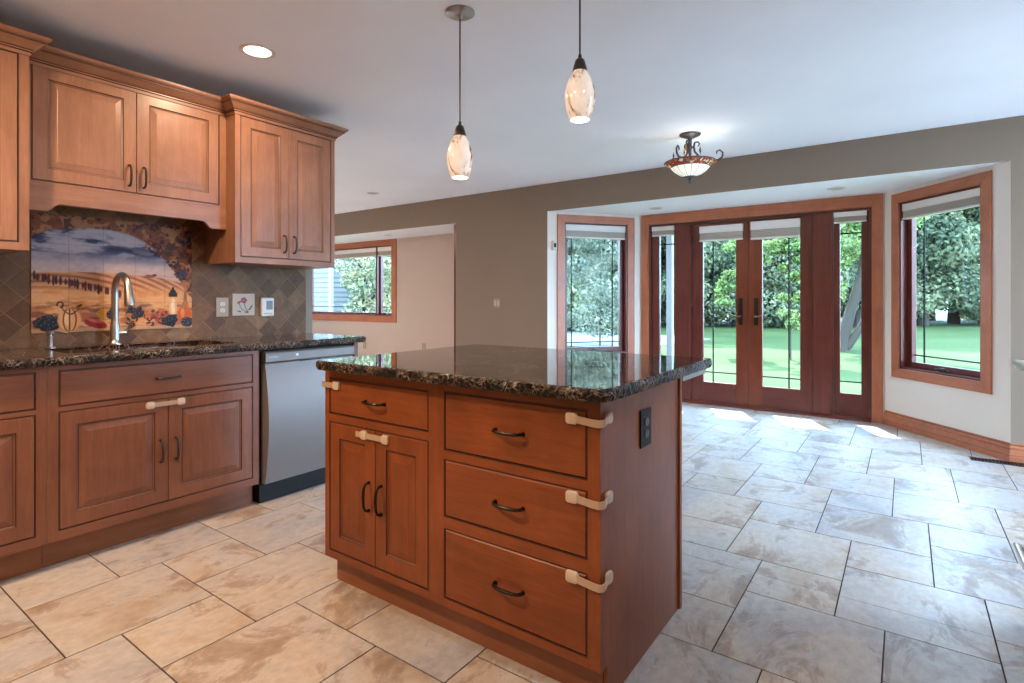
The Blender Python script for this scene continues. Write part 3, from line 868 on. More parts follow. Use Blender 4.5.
# floor register by the back wall
t = thing('floor_register', 'brown slotted floor register in the tile beside the bay corner', 'floor vent', (0.54, 5.19, 0.0))
mb = MB(); w, d = 0.16, 0.053
mb.box(-w, w, -d, -d + 0.012, 0.0006, 0.004); mb.box(-w, w, d - 0.012, d, 0.0006, 0.004)
mb.box(-w, -w + 0.012, -d, d, 0.0006, 0.004); mb.box(w - 0.012, w, -d, d, 0.0006, 0.004)
mb.build('register_frame', M['antique'], t)
mb = MB(); mb.box(-w + 0.012, w - 0.012, -d + 0.012, d - 0.012, 0.0006, 0.0012); mb.build('duct_opening', M['black'], t)
mb = MB()
n = 15
for k in range(n):
    x = -w + 0.02 + (2 * w - 0.04) * k / (n - 1)
    mb.box(x - 0.003, x + 0.003, -d + 0.012, d - 0.012, 0.0014, 0.0038)
mb.box(-w + 0.012, w - 0.012, -0.003, 0.003, 0.0015, 0.0039)
mb.build('louvers', M['antique'], t)

# ================================================================== KITCHEN CABINETS
def panel_front(w, h, t=0.019, stile=0.057, raised=True):
    """door or drawer front, x 0..w, z 0..h, front face y=0, back y=t; mats 0 wood, 1 glaze"""
    mb = MB()
    def R(i, y): return [(i, y, i), (w - i, y, i), (w - i, y, h - i), (i, y, h - i)]
    if raised:
        rg = [R(0, t), R(0, 0.002), R(0.002, 0.0), R(stile, 0.0), R(stile + 0.0035, 0.0045), R(stile + 0.008, 0.0075), R(stile + 0.0105, 0.0075), R(stile + 0.036, 0.002), R(stile + 0.038, 0.0008)]
        ms = [0, 0, 0, 1, 0, 1, 0, 0]
    else:
        rg = [R(0, t), R(0, 0.003), R(0.003, 0.0)]
        ms = [0, 0]
    mb.rings(rg, 0, False, True, True, True, ms + [0])
    return mb

def pull(length=0.11, vertical=False, mat=None, parent=None, loc=(0, 0, 0)):
    h = length / 2
    pts = [(-h, -0.0005, 0), (-h, -0.012, 0), (-h + 0.006, -0.022, 0), (-h * 0.55, -0.028, 0), (0, -0.030, 0), (h * 0.55, -0.028, 0), (h - 0.006, -0.022, 0), (h, -0.012, 0), (h, -0.0005, 0)]
    rad = [0.0070, 0.0054, 0.0050, 0.0056, 0.0059, 0.0056, 0.0050, 0.0054, 0.0070]
    if vertical: pts = [(p[2], p[1], p[0]) for p in pts]
    mb = MB(); mb.tube(pts, rad, 10)
    return mb.build('handle', mat or M['bronze'], parent, loc)

def face_frame(parent, W_, z0, z1, holes, mv, mh, name='face_frame', x0=0.0, t=0.02, top=None):
    """holes: (xa, xb, za, zb) openings; stiles and rails around them with a bead in dark glaze and painted shade"""
    mb = MB()
    xs = sorted({x0, x0 + W_, *[h[0] for h in holes], *[h[1] for h in holes]})
    for a, b in zip(xs[:-1], xs[1:]):
        mid = (a + b) / 2
        hs = sorted([h for h in holes if h[0] - 1e-6 < mid < h[1] + 1e-6], key=lambda h: h[2])
        z = z0
        for h in hs:
            if h[2] - z > 1e-5: mb.box(a, b, 0, t, z, h[2], 1)
            z = h[3]
        if z1 - z > 1e-5: mb.box(a, b, 0, t, z, z1, 1 if hs else 0)
    B = 0.0045
    for (a, b, c, d) in holes:
        for q in ((a, a + B, c, d), (b - B, b, c, d), (a + B, b - B, c, c + B), (a + B, b - B, d - B, d)):
            mb.box(q[0], q[1], 0.0015, t - 0.001, q[2], q[3], 2)
    return mb.build(name, [mv, mh, M['glaze_shade']], parent)

G = 0.0065     # bead + gap between opening and front
def hang(parent, hole, kind, mv, mh, handle=None, hmat=None, split=False):
    """put a door or drawer in an opening of the face frame; returns objects"""
    a, b, c, d = hole
    out = []
    if kind == 'drawer':
        o = panel_front(b - a - 2 * G, d - c - 2 * G, raised=False).build('drawer', [mh, M['glaze_shade']], parent, (a + G, 0.0, c + G))
        pull(0.105, False, hmat, o, ((b - a) / 2 - G, 0, (d - c) / 2 - G + (handle or 0)))
        out.append(o)
    elif kind == 'pair':
        m = (a + b) / 2
        for k, (p, q) in enumerate(((a + G, m - 0.0015), (m + 0.0015, b - G))):
            o = panel_front(q - p, d - c - 2 * G).build('door', [mv, M['glaze_shade']], parent, (p, 0.0, c + G))
            hx = (q - p) - 0.033 if k == 0 else 0.033
            if handle is not None: pull(0.105, True, hmat, o, (hx, 0, handle - c - G))
            out.append(o)
    elif kind == 'door':
        o = panel_front(b - a - 2 * G, d - c - 2 * G).build('door', [mv, M['glaze_shade']], parent, (a + G, 0.0, c + G))
        if handle is not None: pull(0.105, True, hmat, o, (0.033, 0, handle - c - G))
        out.append(o)
    return out

def carcass(parent, x0, x1, y0, y1, z0, z1, mat, name='carcass'):
    mb = MB(); mb.box(x0, x1, y0, y1, z0, z1)
    mb.m[2] = 1  # front face coloured dark so the door gaps read as shaded
    return mb.build(name, [mat, M['glaze_shade']], parent)

RZ = PI / 2       # left run: local x -> world +y, local y -> world -x
XF = -2.95        # base front plane
def left_base(name, label, y0, W_, holes, kinds):
    t = thing(name, label, 'base cabinet', (XF, y0, 0), RZ)
    face_frame(t, W_ - 0.001, 0.12, 0.871, holes, M['maple_base_v'], M['maple_base_h'])
    carcass(t, 0.0, W_ - 0.001, 0.0205, 0.61, 0.12, 0.871, M['maple_base_v'])
    mb = MB(); mb.box(0, W_ - 0.001, 0.065, 0.083, 0.001, 0.119); mb.build('toe_kick', M['toe'], t)
    for h, k, hd in zip(holes, kinds, [x[4] for x in kinds_h(holes, kinds)]):
        hang(t, h, k, M['maple_base_v'], M['maple_base_h'], hd, M['antique'])
    return t
def kinds_h(holes, kinds):
    return [(0, 0, 0, 0, 0.415 if k in ('pair', 'door') else -0.0) for k in kinds]

# sink base: y 0.757 .. 1.695
left_base('base_cabinet', 'maple sink base cabinet with a wide drawer front over two raised-panel doors', 0.757, 0.938,
          [(0.038, 0.904, 0.690, 0.850), (0.038, 0.904, 0.160, 0.672)], ['drawer', 'pair'])
# cabinet left of it, cut by the left edge of the photo: y 0.146 .. 0.757
left_base('base_cabinet', 'maple base cabinet at the left edge of the photo, left of the sink base', 0.146, 0.611,
          [(0.040, 0.576, 0.690, 0.850), (0.040, 0.576, 0.160, 0.672)], ['drawer', 'door'])
# end panel beyond the dishwasher
o = MB().box(-3.55, -2.95, 2.349, 2.382, 0.001, 0.871).build('end_panel', M['maple_base_v'], bevel=0.0015)
tag(o, 'maple end panel closing the run right of the dishwasher', 'cabinet panel')

# dishwasher
t = thing('dishwasher', 'stainless dishwasher with bowed door beside the maple sink base', 'dishwasher', (XF + 0.012, 1.704, 0), RZ)
MB().box(0.0, 0.64, 0.035, 0.58, 0.10, 0.862).build('tub_body', M['black'], t)
MB().box(0.002, 0.638, 0.030, 0.10, 0.002, 0.098).build('kick_plate', M['black'], t, bevel=0.002)
mb = MB(); x0, x1 = 0.016, 0.628
n = 22; rings = []
for k in range(n + 1):
    v = k / n; z = 0.110 + (0.788 - 0.110) * v
    bul = 0.004 + 0.040 * math.sin(PI * v) ** 0.9
    rings.append([(x0, 0.034, z), (x0, 0.008, z), (x0 + 0.004, 0.006 - bul, z), (x1 - 0.004, 0.006 - bul, z), (x1, 0.008, z), (x1, 0.034, z)])
mb.rings(rings, 0, True); mb.build('door_panel', M['steel'], t, sharp=28)
mb = MB(); mb.prism([(0.034, 0.792), (-0.004, 0.792), (-0.012, 0.800), (-0.012, 0.846), (-0.006, 0.856), (0.034, 0.856)], 'X', x0, x1)
cp = mb.build('control_panel', M['steel'], t, bevel=0.002)
MB().box(0.24, 0.38, -0.006, 0.02, 0.7885, 0.7915).build('handle_recess', M['black'], cp)
MB().box(0.205, 0.222, -0.0128, -0.0122, 0.822, 0.836).build('indicator', M['white'], cp)
M['badge'] = plain('faint_grey_badge', (0.30, 0.30, 0.31), 0.4, 0.6)
MB().box(0.035, 0.095, -0.0128, -0.0122, 0.822, 0.829).build('badge', M['badge'], cp)

# ---- countertops: polished top, rock-face edge
def slab(name, outline, z0, z1, mats, hole=None, rough=(True,), seed=1, step=0.009, amp=0.0022):
    """outline: list of (x, y, rough flag for the edge starting there), ccw"""
    rnd = random.Random(seed)
    pts = []; rf = []
    n = len(outline)
    for i in range(n):
        x0, y0, f = outline[i]; x1, y1, _ = outline[(i + 1) % n]
        k = max(1, int(math.hypot(x1 - x0, y1 - y0) / step)) if f else 1
        for j in range(k):
            pts.append((x0 + (x1 - x0) * j / k, y0 + (y1 - y0) * j / k)); rf.append(f)
    m = len(pts)
    nrm = []
    for i in range(m):
        a, b = pts[i - 1], pts[(i + 1) % m]
        dx, dy = b[0] - a[0], b[1] - a[1]; l = math.hypot(dx, dy) or 1
        nrm.append((dy / l, -dx / l))
    H = z1 - z0
    levels = [(0.0, -0.004), (0.12, 0.002), (0.35, 0.005), (0.6, 0.006), (0.85, 0.003), (1.0, -0.002)]
    bm = bmesh.new(); rings = []
    for li, (u, base) in enumerate(levels):
        ring = []
        for i in range(m):
            rr = rf[i] and rf[i - 1]
            off = (base + (rnd.uniform(-amp, amp) if 0 < li < 5 else rnd.uniform(-amp, amp) * 0.35)) if rr else -0.001
            zz = z0 + H * u + (rnd.uniform(-0.003, 0.003) if (rr and 0 < li < 5) else 0)
            ring.append(bm.verts.new((pts[i][0] + nrm[i][0] * off, pts[i][1] + nrm[i][1] * off, zz)))
        rings.append(ring)
    for li in range(len(rings) - 1):
        for i in range(m):
            j = (i + 1) % m
            f = bm.faces.new((rings[li][i], rings[li][j], rings[li + 1][j], rings[li + 1][i])); f.material_index = 1
    def cap(ring, holepts, z, up):
        if not holepts:
            f = bm.faces.new(ring if up else list(reversed(ring))); f.material_index = 0; return None
        hv = [bm.verts.new((x, y, z)) for x, y in holepts]
        es = []
        for lp in (ring, hv):
            for i in range(len(lp)):
                e_ = bm.edges.get((lp[i], lp[(i + 1) % len(lp)])) or bm.edges.new((lp[i], lp[(i + 1) % len(lp)]))
                es.append(e_)
        bmesh.ops.triangle_fill(bm, use_beauty=True, use_dissolve=False, edges=es)
        return hv
    h0 = cap(rings[0], hole, z0, False); h1 = cap(rings[-1], hole, z1, True)
    if hole:
        for i in range(len(hole)):
            j = (i + 1) % len(hole)
            bm.faces.new((h0[i], h0[j], h1[j], h1[i]))
    bmesh.ops.recalc_face_normals(bm, faces=bm.faces)
    me = bpy.data.meshes.new(name); bm.to_mesh(me); bm.free()
    for mm in mats: me.materials.append(mm)
    o = bpy.data.objects.new(name, me); COL.objects.link(o)
    return o

def rr(x0, x1, y0, y1, r, n=6):
    out = []
    for cx, cy, a0 in ((x1 - r, y1 - r, 0), (x0 + r, y1 - r, 90), (x0 + r, y0 + r, 180), (x1 - r, y0 + r, 270)):
        for k in range(n + 1):
            a = math.radians(a0 + 90 * k / n); out.append((cx + r * math.cos(a), cy + r * math.sin(a)))
    return out
SX0, SX1, SY0, SY1 = -3.425, -3.045, 0.86, 1.63
o = slab('countertop', [(XW + 0.001, 0.146, False), (-2.912, 0.146, True), (-2.912, 2.405, True), (-2.925, 2.42, True), (XW + 0.001, 2.42, False)],
         0.8715, 0.910, [M['granite'], M['granite_edge']], hole=rr(SX0, SX1, SY0, SY1, 0.05), seed=3)
tag(o, 'dark granite countertop with chiselled edge along the tiled wall', 'countertop')

# undermount sink in two bowls
t = thing('kitchen_sink', 'dark undermount sink below the arched faucet', 'sink', (0, 0, 0))
M['sink'] = plain('dark_composite', (0.035, 0.032, 0.030), 0.3)
mb = MB()
def bowl(x0, x1, y0, y1):
    a = [(x, y, 0.8705) for x, y in rr(x0, x1, y0, y1, 0.05)]
    b = [(x, y, 0.74) for x, y in rr(x0 + 0.01, x1 - 0.01, y0 + 0.01, y1 - 0.01, 0.05)]
    c = [(x, y, 0.722) for x, y in rr(x0 + 0.04, x1 - 0.04, y0 + 0.04, y1 - 0.04, 0.04)]
    a2 = [(x, y, 0.8705) for x, y in rr(x0 - 0.004, x1 + 0.004, y0 - 0.004, y1 + 0.004, 0.052)]
    d2 = [(x, y, 0.716) for x, y in rr(x0 - 0.0, x1 + 0.0, y0, y1, 0.05)]
    mb.rings([d2, a2, a, b, c], 0, True)
ym = (SY0 + SY1) / 2
bowl(SX0 + .004, SX1 - .004, SY0 + .004, ym - 0.012); bowl(SX0 + .004, SX1 - .004, ym + 0.012, SY1 - .004)
mb.build('basin', M['sink'], t)
for y in ((SY0 + ym) / 2, (SY1 + ym) / 2):
    mb = MB(); mb.lathe([(0.001, 0.7225), (0.04, 0.7225), (0.045, 0.727), (0.036, 0.728), (0.03, 0.7245), (0.001, 0.7245)], 20, (-3.235, y, 0))
    mb.build('drain', M['nickel'], t)

# faucet
t = thing('faucet', 'tall brushed-nickel gooseneck faucet in front of the tile mural', 'faucet', (-3.478, 1.182, 0.910))
mb = MB(); mb.lathe([(0.001, 0.0005), (0.031, 0.0005), (0.031, 0.006), (0.026, 0.012), (0.022, 0.03), (0.0215, 0.10), (0.019, 0.115), (0.0165, 0.13), (0.001, 0.13)], 24)
mb.build('faucet_body', M['nickel'], t)
pts = [(0, 0, 0.125)]; rad = [0.0165]
pts.append((0, 0, 0.255)); rad.append(0.0165)
for k in range(13):
    a = PI - PI * k / 12 * 0.93
    pts.append((0.088 + 0.088 * math.cos(a), 0, 0.285 + 0.088 * math.sin(a))); rad.append(0.016)
mb = MB(); mb.tube(pts, rad, 14); mb.build('gooseneck', M['nickel'], t)
ex, ez = pts[-1][0], pts[-1][2]
mb = MB(); mb.tube([(ex - 0.002, 0, ez + 0.01), (ex + 0.006, 0, ez - 0.02), (ex + 0.016, 0, ez - 0.075), (ex + 0.019, 0, ez - 0.095)], [0.0165, 0.019, 0.0235, 0.0225], 16)
sp = mb.build('spray_head', M['nickel'], t)
mb = MB(); mb.tube([(0.0, 0.015, 0.062), (0.0, 0.052, 0.062)], [0.014, 0.0135], 14); mb.tube([(0.0, 0.046, 0.062), (0.012, 0.060, 0.085), (0.03, 0.066, 0.125)], [0.0085, 0.007, 0.0055], 10)
mb.build('lever', M['nickel'], t)
# soap dispenser
t = thing('soap_dispenser', 'short nickel soap pump left of the faucet', 'soap dispenser', (-3.478, 0.905, 0.910))
mb = MB(); mb.lathe([(0.001, 0.0005), (0.021, 0.0005), (0.021, 0.005), (0.012, 0.012), (0.0105, 0.045), (0.0135, 0.06), (0.001, 0.06)], 20); mb.build('pump_body', M['nickel'], t)
mb = MB(); mb.lathe([(0.001, 0.0605), (0.007, 0.0605), (0.007, 0.068), (0.017, 0.074), (0.018, 0.084), (0.001, 0.089)], 18)
mb.tube([(0.0, 0.0, 0.080), (0.012, 0.03, 0.081), (0.024, 0.062, 0.073)], [0.008, 0.007, 0.0055], 10); mb.build('pump_head', M['nickel'], t)

# ---- backsplash
mb = MB()
mb.box(XW + 0.0005, XW + 0.010, 0.15, 2.403, 0.9105, 1.74)
struct(mb.build('wall_tile_left', M['splash']))

# tile mural
def paint_mural():
    Wd, Hd = 0.762, 0.61
    nu, nv = 300, 240
    uu, vv = np.meshgrid((np.arange(nu + 1)) / nu, (np.arange(nv + 1)) / nv, indexing='ij')
    rng = np.random.default_rng(4)
    def fbm(sx, sy, seed, octv=5):
        out = np.zeros_like(uu); amp = 1.0; tot = 0
        r = np.random.default_rng(seed)
        for o_ in range(octv):
            gx, gy = int(sx * 2 ** o_) + 2, int(sy * 2 ** o_) + 2
            g = r.random((gx + 1, gy + 1))
            x = uu * (gx - 1); y = vv * (gy - 1)
            i = np.clip(x.astype(int), 0, gx - 1); j = np.clip(y.astype(int), 0, gy - 1)
            fx = x - i; fy = y - j; fx = fx * fx * (3 - 2 * fx); fy = fy * fy * (3 - 2 * fy)
            out += amp * ((g[i, j] * (1 - fx) + g[i + 1, j] * fx) * (1 - fy) + (g[i, j + 1] * (1 - fx) + g[i + 1, j + 1] * fx) * fy)
            tot += amp; amp *= 0.55
        return out / tot
    C = np.zeros(uu.shape + (3,))
    def mixin(mask, col):
        m = np.clip(mask, 0, 1)[..., None]
        C[:] = C * (1 - m) + np.array(col) * m
    def L3(r, g, b): return np.array(lin(r, g, b)[:3])
    def sm(x, a, b): 
        t_ = np.clip((x - a) / (b - a), 0, 1); return t_ * t_ * (3 - 2 * t_)
    cl = fbm(3, 7, 1, 6); cl2 = fbm(5, 14, 2, 5); fine = fbm(40, 40, 3, 3)
    # sky
    C[:] = L3(196, 186, 196)
    mixin(sm(vv, 0.55, 0.75), L3(168, 172, 200))
    mixin(sm(cl, 0.40, 0.54) * sm(vv, 0.58, 0.74) * 0.95, L3(58, 68, 116))
    mixin(sm(cl2, 0.46, 0.56) * sm(vv, 0.60, 0.80) * 0.9, L3(34, 40, 82))
    mixin(sm(cl2, 0.46, 0.36) * sm(vv, 0.6, 0.72) * 0.7, L3(200, 200, 214))
    mixin((1 - sm(vv, 0.5, 0.62)) * 0.7, L3(224, 196, 184))
    # hills
    hz = 0.50 + 0.02 * np.sin(uu * 5) - 0.05 * sm(uu, 0.75, 1.0)
    hill = vv < hz
    base = fbm(7, 7, 5)
    land = L3(222, 166, 122)[None, None] * (0.8 + 0.4 * base[..., None])
    C[hill] = land[hill]
    rows = 0.5 + 0.5 * np.sin((vv * 55 + uu * 26 * (uu - 0.2)) * 2.2)
    mixin(hill * (vv > 0.33) * sm(rows, 0.4, 0.8) * 0.75, L3(146, 70, 44))
    mixin(hill * sm(vv, 0.42, 0.33) * 0.6, L3(232, 188, 132))
    mixin(hill * sm(vv, 0.42, 0.33) * sm(base, 0.52, 0.62) * 0.7, L3(214, 150, 80))
    mixin(hill * sm(vv, 0.30, 0.14) * 0.8 * sm(fbm(6, 16, 8), 0.42, 0.6), L3(158, 80, 46))
    mixin(hill * sm(vv, 0.34, 0.2) * 0.7 * sm(fbm(8, 26, 18), 0.55, 0.66), L3(110, 56, 38))
    # far farmhouse + cypresses
    def ell(u0, v0, a, b, ang=0.0):
        du, dv = (uu - u0) * Wd, (vv - v0) * Hd
        ca, sa = math.cos(ang), math.sin(ang)
        x = (du * ca + dv * sa) / a; y = (-du * sa + dv * ca) / b
        return x * x + y * y
    def blob(u0, v0, a, b, col, soft=0.25, ang=0.0, k=1.0):
        mixin(sm(ell(u0, v0, a, b, ang), 1.0 + soft, 1.0 - soft) * k, col)
    r = random.Random(8)
    for k in range(26):
        u0 = 0.02 + 0.49 * k / 25 + r.uniform(-.008, .008); v0 = 0.475 - 0.14 * (u0 / 0.5) ** 1.1 + r.uniform(-.008, .008)
        blob(u0, v0, 0.0055 + r.random() * .003, 0.016 + r.random() * .012, L3(96, 40, 34) if k % 3 else L3(66, 40, 36))
    blob(0.70, 0.50, 0.028, 0.009, L3(150, 90, 84)); blob(0.73, 0.51, 0.012, 0.008, L3(120, 60, 54))
    # arch with vine border
    arch = np.interp(uu, [0, .1, .3, .45, .6, .7, .8, .86, .91, .95, 1], [.80, .865, .90, .905, .86, .79, .67, .57, .46, .36, .30])
    vine = fbm(26, 20, 11, 4); v2 = fbm(14, 12, 12, 4)
    am = sm(vv, arch - 0.01 + 0.03 * (v2 - .5), arch + 0.012)
    col = L3(150, 86, 50)[None, None] * (0.55 + 0.9 * vine[..., None])
    C[:] = C * (1 - am[..., None]) + col * am[..., None]
    mixin(am * sm(v2, 0.53, 0.6) * 0.75, L3(196, 140, 92))
    mixin(am * sm(vine, 0.56, 0.64) * 0.85, L3(74, 40, 26))
    mixin(am * (uu > 0.7) * sm(fbm(18, 14, 15), 0.55, 0.6) * 0.9, L3(78, 44, 26))
    for (u0, v0) in ((.96, .88), (.94, .84), (.985, .82), (.73, .73), (.745, .71), (.92, .53), (.905, .545), (.93, .50), (.97, .93)):
        for q in range(7):
            blob(u0 + r.uniform(-.022, .022), v0 + r.uniform(-.026, .026), .009, .009, L3(34, 32, 48) if q % 2 else L3(58, 58, 90))
    for k in range(60):
        u0 = r.uniform(.66, 1.0); v0 = np.interp(u0, [.66, .8, .9, 1], [.80, .68, .50, .40]) + r.uniform(-.02, .42 * (u0 - .55))
        blob(u0, v0, .012, .006, [L3(84, 60, 34), L3(120, 66, 34), L3(60, 34, 24), L3(180, 110, 60)][k % 4], .3, r.uniform(0, 3))
    # still life along the bottom
    mixin(sm(vv, 0.05, 0.02) * 0.8, L3(206, 170, 126))
    def bunch(u0, v0, w, h, cols, n=70, rad=.0115):
        for k in range(n):
            a, d = r.uniform(0, 6.28), math.sqrt(r.random())
            uu0, vv0 = u0 + w * d * math.cos(a), v0 + h * d * math.sin(a)
            blob(uu0, vv0, rad, rad, cols[0], .2); blob(uu0 - .004, vv0 + .005, rad * .35, rad * .35, cols[1], .4)
    bunch(.085, .085, .065, .055, (L3(26, 24, 36), L3(84, 84, 110)))
    blob(.205, .105, .050, .058, L3(232, 178, 120)); blob(.190, .12, .018, .035, L3(250, 214, 166), .5)
    for da in (-.035, 0.0, .036): mixin(sm(np.abs(uu - .205 - da * np.sqrt(np.clip(1 - ((vv - .105) / .1) ** 2, 0, 1))) * Wd, .005, .002) * (ell(.205, .105, .050, .058) < 1), L3(120, 60, 34))
    for th in np.linspace(0, 4.6, 26): blob(.155 - .02 * math.cos(th) * (1 - th / 9), .23 + .035 * math.sin(th) * (1 - th / 9), .004, .004, L3(60, 40, 22))
    for k in range(12): blob(.165 + .09 * k / 11, .20 - .045 * math.sin(k / 11 * 3.1), .004, .004, L3(64, 44, 24))
    blob(.26, .225, .015, .007, L3(70, 60, 30), .3, .5)
    blob(.355, .065, .055, .022, L3(158, 40, 36), .2, -.3); blob(.35, .09, .035, .008, L3(222, 110, 90), .3, -.3)
    blob(.40, .155, .03, .028, L3(214, 160, 60)); blob(.44, .14, .02, .022, L3(220, 150, 80))
    bunch(.46, .15, .032, .045, (L3(34, 30, 40), L3(90, 84, 104)), 26)
    bunch(.60, .165, .05, .05, (L3(40, 34, 40), L3(100, 92, 110)), 34)
    blob(.56, .12, .022, .022, L3(206, 140, 84)); blob(.53, .09, .024, .016, L3(190, 120, 70))
    for k in range(20): blob(.55 + .22 * r.random(), .03 + .10 * r.random(), .013, .005, L3(54, 48, 30) if k % 2 else L3(28, 26, 24), .3, r.uniform(0, 3))
    for k in range(26): blob(.66 + .18 * r.random(), .08 + .10 * r.random(), .010, .009, [L3(170, 70, 48), L3(206, 120, 70), L3(130, 44, 36)][k % 3])
    # lantern bottle
    blob(.86, .20, .022, .060, L3(226, 196, 150), .12); blob(.86, .21, .010, .05, L3(248, 232, 200), .4)
    mixin(((np.abs(uu - .86) < .032) & (np.abs(vv - .325) < .018)) * 1.0, L3(30, 26, 26)); blob(.86, .345, .018, .022, L3(34, 30, 32), .1); blob(.86, .385, .006, .012, L3(34, 30, 32))
    mixin(((np.abs(uu - .86) < .028) & (np.abs(vv - .125) < .012)) * 1.0, L3(60, 40, 34))
    bunch(.835, .07, .05, .045, (L3(26, 24, 34), L3(80, 80, 104)), 40)
    blob(.945, .135, .040, .050, L3(196, 96, 40)); blob(.93, .15, .012, .03, L3(230, 140, 70), .4)
    blob(.95, .27, .010, .06, L3(150, 110, 60)); blob(.95, .235, .018, .022, L3(178, 120, 60))
    bunch(.965, .055, .035, .045, (L3(40, 42, 64), L3(110, 116, 150)), 34)
    C[:] = C * (0.86 + 0.28 * fine[..., None])
    gy = C.mean(-1, keepdims=True)
    C[:] = np.clip((gy + (C - gy) * 1.0) * np.array([0.76, 0.65, 0.57]), 0.003, 1)
    # joints of the five by four tiles
    g = np.minimum(np.abs((uu * 5) - np.round(uu * 5)) / 5 * Wd, np.abs((vv * 4) - np.round(vv * 4)) / 4 * Hd)
    mixin(sm(g, 0.0022, 0.0012) * 0.55, L3(110, 84, 70))
    verts = np.stack([np.zeros_like(uu), uu * Wd, vv * Hd], -1).reshape(-1, 3)
    idx = np.arange((nu + 1) * (nv + 1)).reshape(nu + 1, nv + 1)
    F = np.stack([idx[:-1, :-1], idx[1:, :-1], idx[1:, 1:], idx[:-1, 1:]], -1).reshape(-1, 4)
    me = bpy.data.meshes.new('tile_mural')
    me.from_pydata(verts.tolist(), [], F.tolist())
    at = me.color_attributes.new('paint', 'FLOAT_COLOR', 'POINT')
    at.data.foreach_set('color', np.concatenate([C.reshape(-1, 3), np.ones((verts.shape[0], 1))], 1).ravel())
    me.materials.append(M['mural'])
    return me
me = paint_mural()
o = bpy.data.objects.new('tile_mural', me); COL.objects.link(o)
o.location = (XW + 0.0105, 0.849, 0.982)
md = o.modifiers.new('thickness', 'SOLIDIFY'); md.thickness = 0.006; md.offset = 1
tag(o, 'painted tile mural of vineyard hills, grapes and pumpkins behind the faucet', 'tile mural')

# small flower tile, outlet and thermostat on the backsplash
t = thing('accent_tile', 'small square tile painted with a red flower, between outlet and thermostat', 'tile', (XW + 0.0105, 1.937, 1.12), RZ)
M['accent'] = paint('accent_tile_glaze', (0.46, 0.36, 0.28), 0.3, 0.05, 60)
MB().box(-0.075, 0.075, -0.005, 0.0, -0.072, 0.072).build('tile_body', M['accent'], t, bevel=0.002)
M['petal'] = plain('red_petal', (0.30, 0.03, 0.025), 0.4); M['stem'] = plain('dark_stem', (0.06, 0.05, 0.03), 0.5)
mb = MB()
for a in range(5):
    c = (0.012 * math.cos(a * 1.26), -0.0056, 0.028 + 0.012 * math.sin(a * 1.26)); mb.disc(c, 0.011, 10, 0, 'Y', 0.009)
mb.disc((-0.035, -0.0056, 0.012), 0.010, 10, 0, 'Y', 0.008); mb.disc((-0.025, -0.0057, 0.020), 0.007, 10, 0, 'Y')
mb.build('flower', M['petal'], t)
mb = MB(); mb.tube([(0.0, -0.0058, 0.018), (0.01, -0.0058, -0.02), (0.03, -0.0058, -0.055)], 0.0022, 6)
mb.tube([(-0.035, -0.0058, 0.01), (-0.015, -0.0058, -0.03), (0.03, -0.0058, -0.055)], 0.0018, 6)
for c, a in (((0.04, -0.03), .6), ((0.05, -0.015), .9), ((-0.03, -0.045), -.3), ((0.02, -0.05), .2)):
    mb.prism([(c[0] - 0.018 * math.cos(a), c[1] - 0.018 * math.sin(a)), (c[0] + 0.004 * math.sin(a), c[1] - 0.005), (c[0] + 0.018 * math.cos(a), c[1] + 0.018 * math.sin(a)), (c[0] - 0.004 * math.sin(a), c[1] + 0.005)], 'Y', -0.0062, -0.0053)
mb.build('stem_and_leaves', M['stem'], t)

t = thing('wall_outlet', 'beige double outlet on the stone backsplash right of the mural', 'outlet', (XW + 0.0105, 1.797, 1.104), RZ)
plate(t, 0.078, 0.122, M['beige_plate']); duplex(t, M['cream'], M['slot'])
t = thing('thermostat', 'white thermostat with grey display on the backsplash near its right end', 'thermostat', (XW + 0.0105, 2.097, 1.103), RZ)
MB().box(-0.045, 0.045, -0.022, -0.0005, -0.064, 0.064).build('housing', M['white'], t, bevel=0.006)
MB().box(-0.012, 0.033, -0.0232, -0.0222, -0.018, 0.042).build('display', M['lcd'], t)
MB().box(-0.03, 0.03, -0.0236, -0.0222, -0.050, -0.040).build('button_bar', M['beige_dark'], t)

# ---- wall cabinets
CP = [(0.0, 2.243), (0.005, 2.243), (0.006, 2.258), (0.013, 2.261), (0.013, 2.266), (0.017, 2.270), (0.024, 2.276), (0.044, 2.296), (0.050, 2.300), (0.050, 2.305), (0.058, 2.309), (0.064, 2.316), (0.066, 2.322), (0.066, 2.328), (0.0, 2.328)]
cm = [0] * len(CP); cm[2] = 1; cm[4] = 1; cm[8] = 1
def crown(parent, path):
    mb = MB(); sweep(mb, path, CP, 1, 0, cm)
    return mb.build('crown', [M['maple_h'], M['glaze_shade']], parent)
def wall_cab(label, y0, x_front, W_, z0, z1, holes, kind, handle, crown_path, x_wall=XW):
    t = thing('wall_cabinet', label, 'wall cabinet', (x_front, y0, 0), RZ)
    face_frame(t, W_, z0, z1, holes, M['maple_v'], M['maple_h'])
    D = x_front - x_wall
    carcass(t, 0.0, W_, 0.0205, D - 0.012, z0, z1, M['maple_v'])
    for h in holes: hang(t, h, kind, M['maple_v'], M['maple_h'], handle, M['antique'])
    crown(t, crown_path)
    return t
ZT = 2.290
# right cabinet (y 1.692..2.384, front x -3.2)
wall_cab('tall two-door wall cabinet at the right end, above the thermostat', 1.692, -3.2, 0.692, 1.372, ZT,
         [(0.030, 0.664, 1.405, 2.245)], 'pair', 1.503, [(0.0, 0.345), (0.0, 0.0), (0.692, 0.0), (0.692, 0.345)])
# left cabinet, cut by the photo's left edge (right edge y 0.757)
wall_cab('wall cabinet at the left edge of the photo, left of the cabinet over the sink', 0.146, -3.2, 0.612, 1.372, ZT,
         [(0.030, 0.578, 1.405, 2.245)], 'door', None, [(0.0, 0.345), (0.0, 0.0), (0.612, 0.0), (0.612, 0.345)])
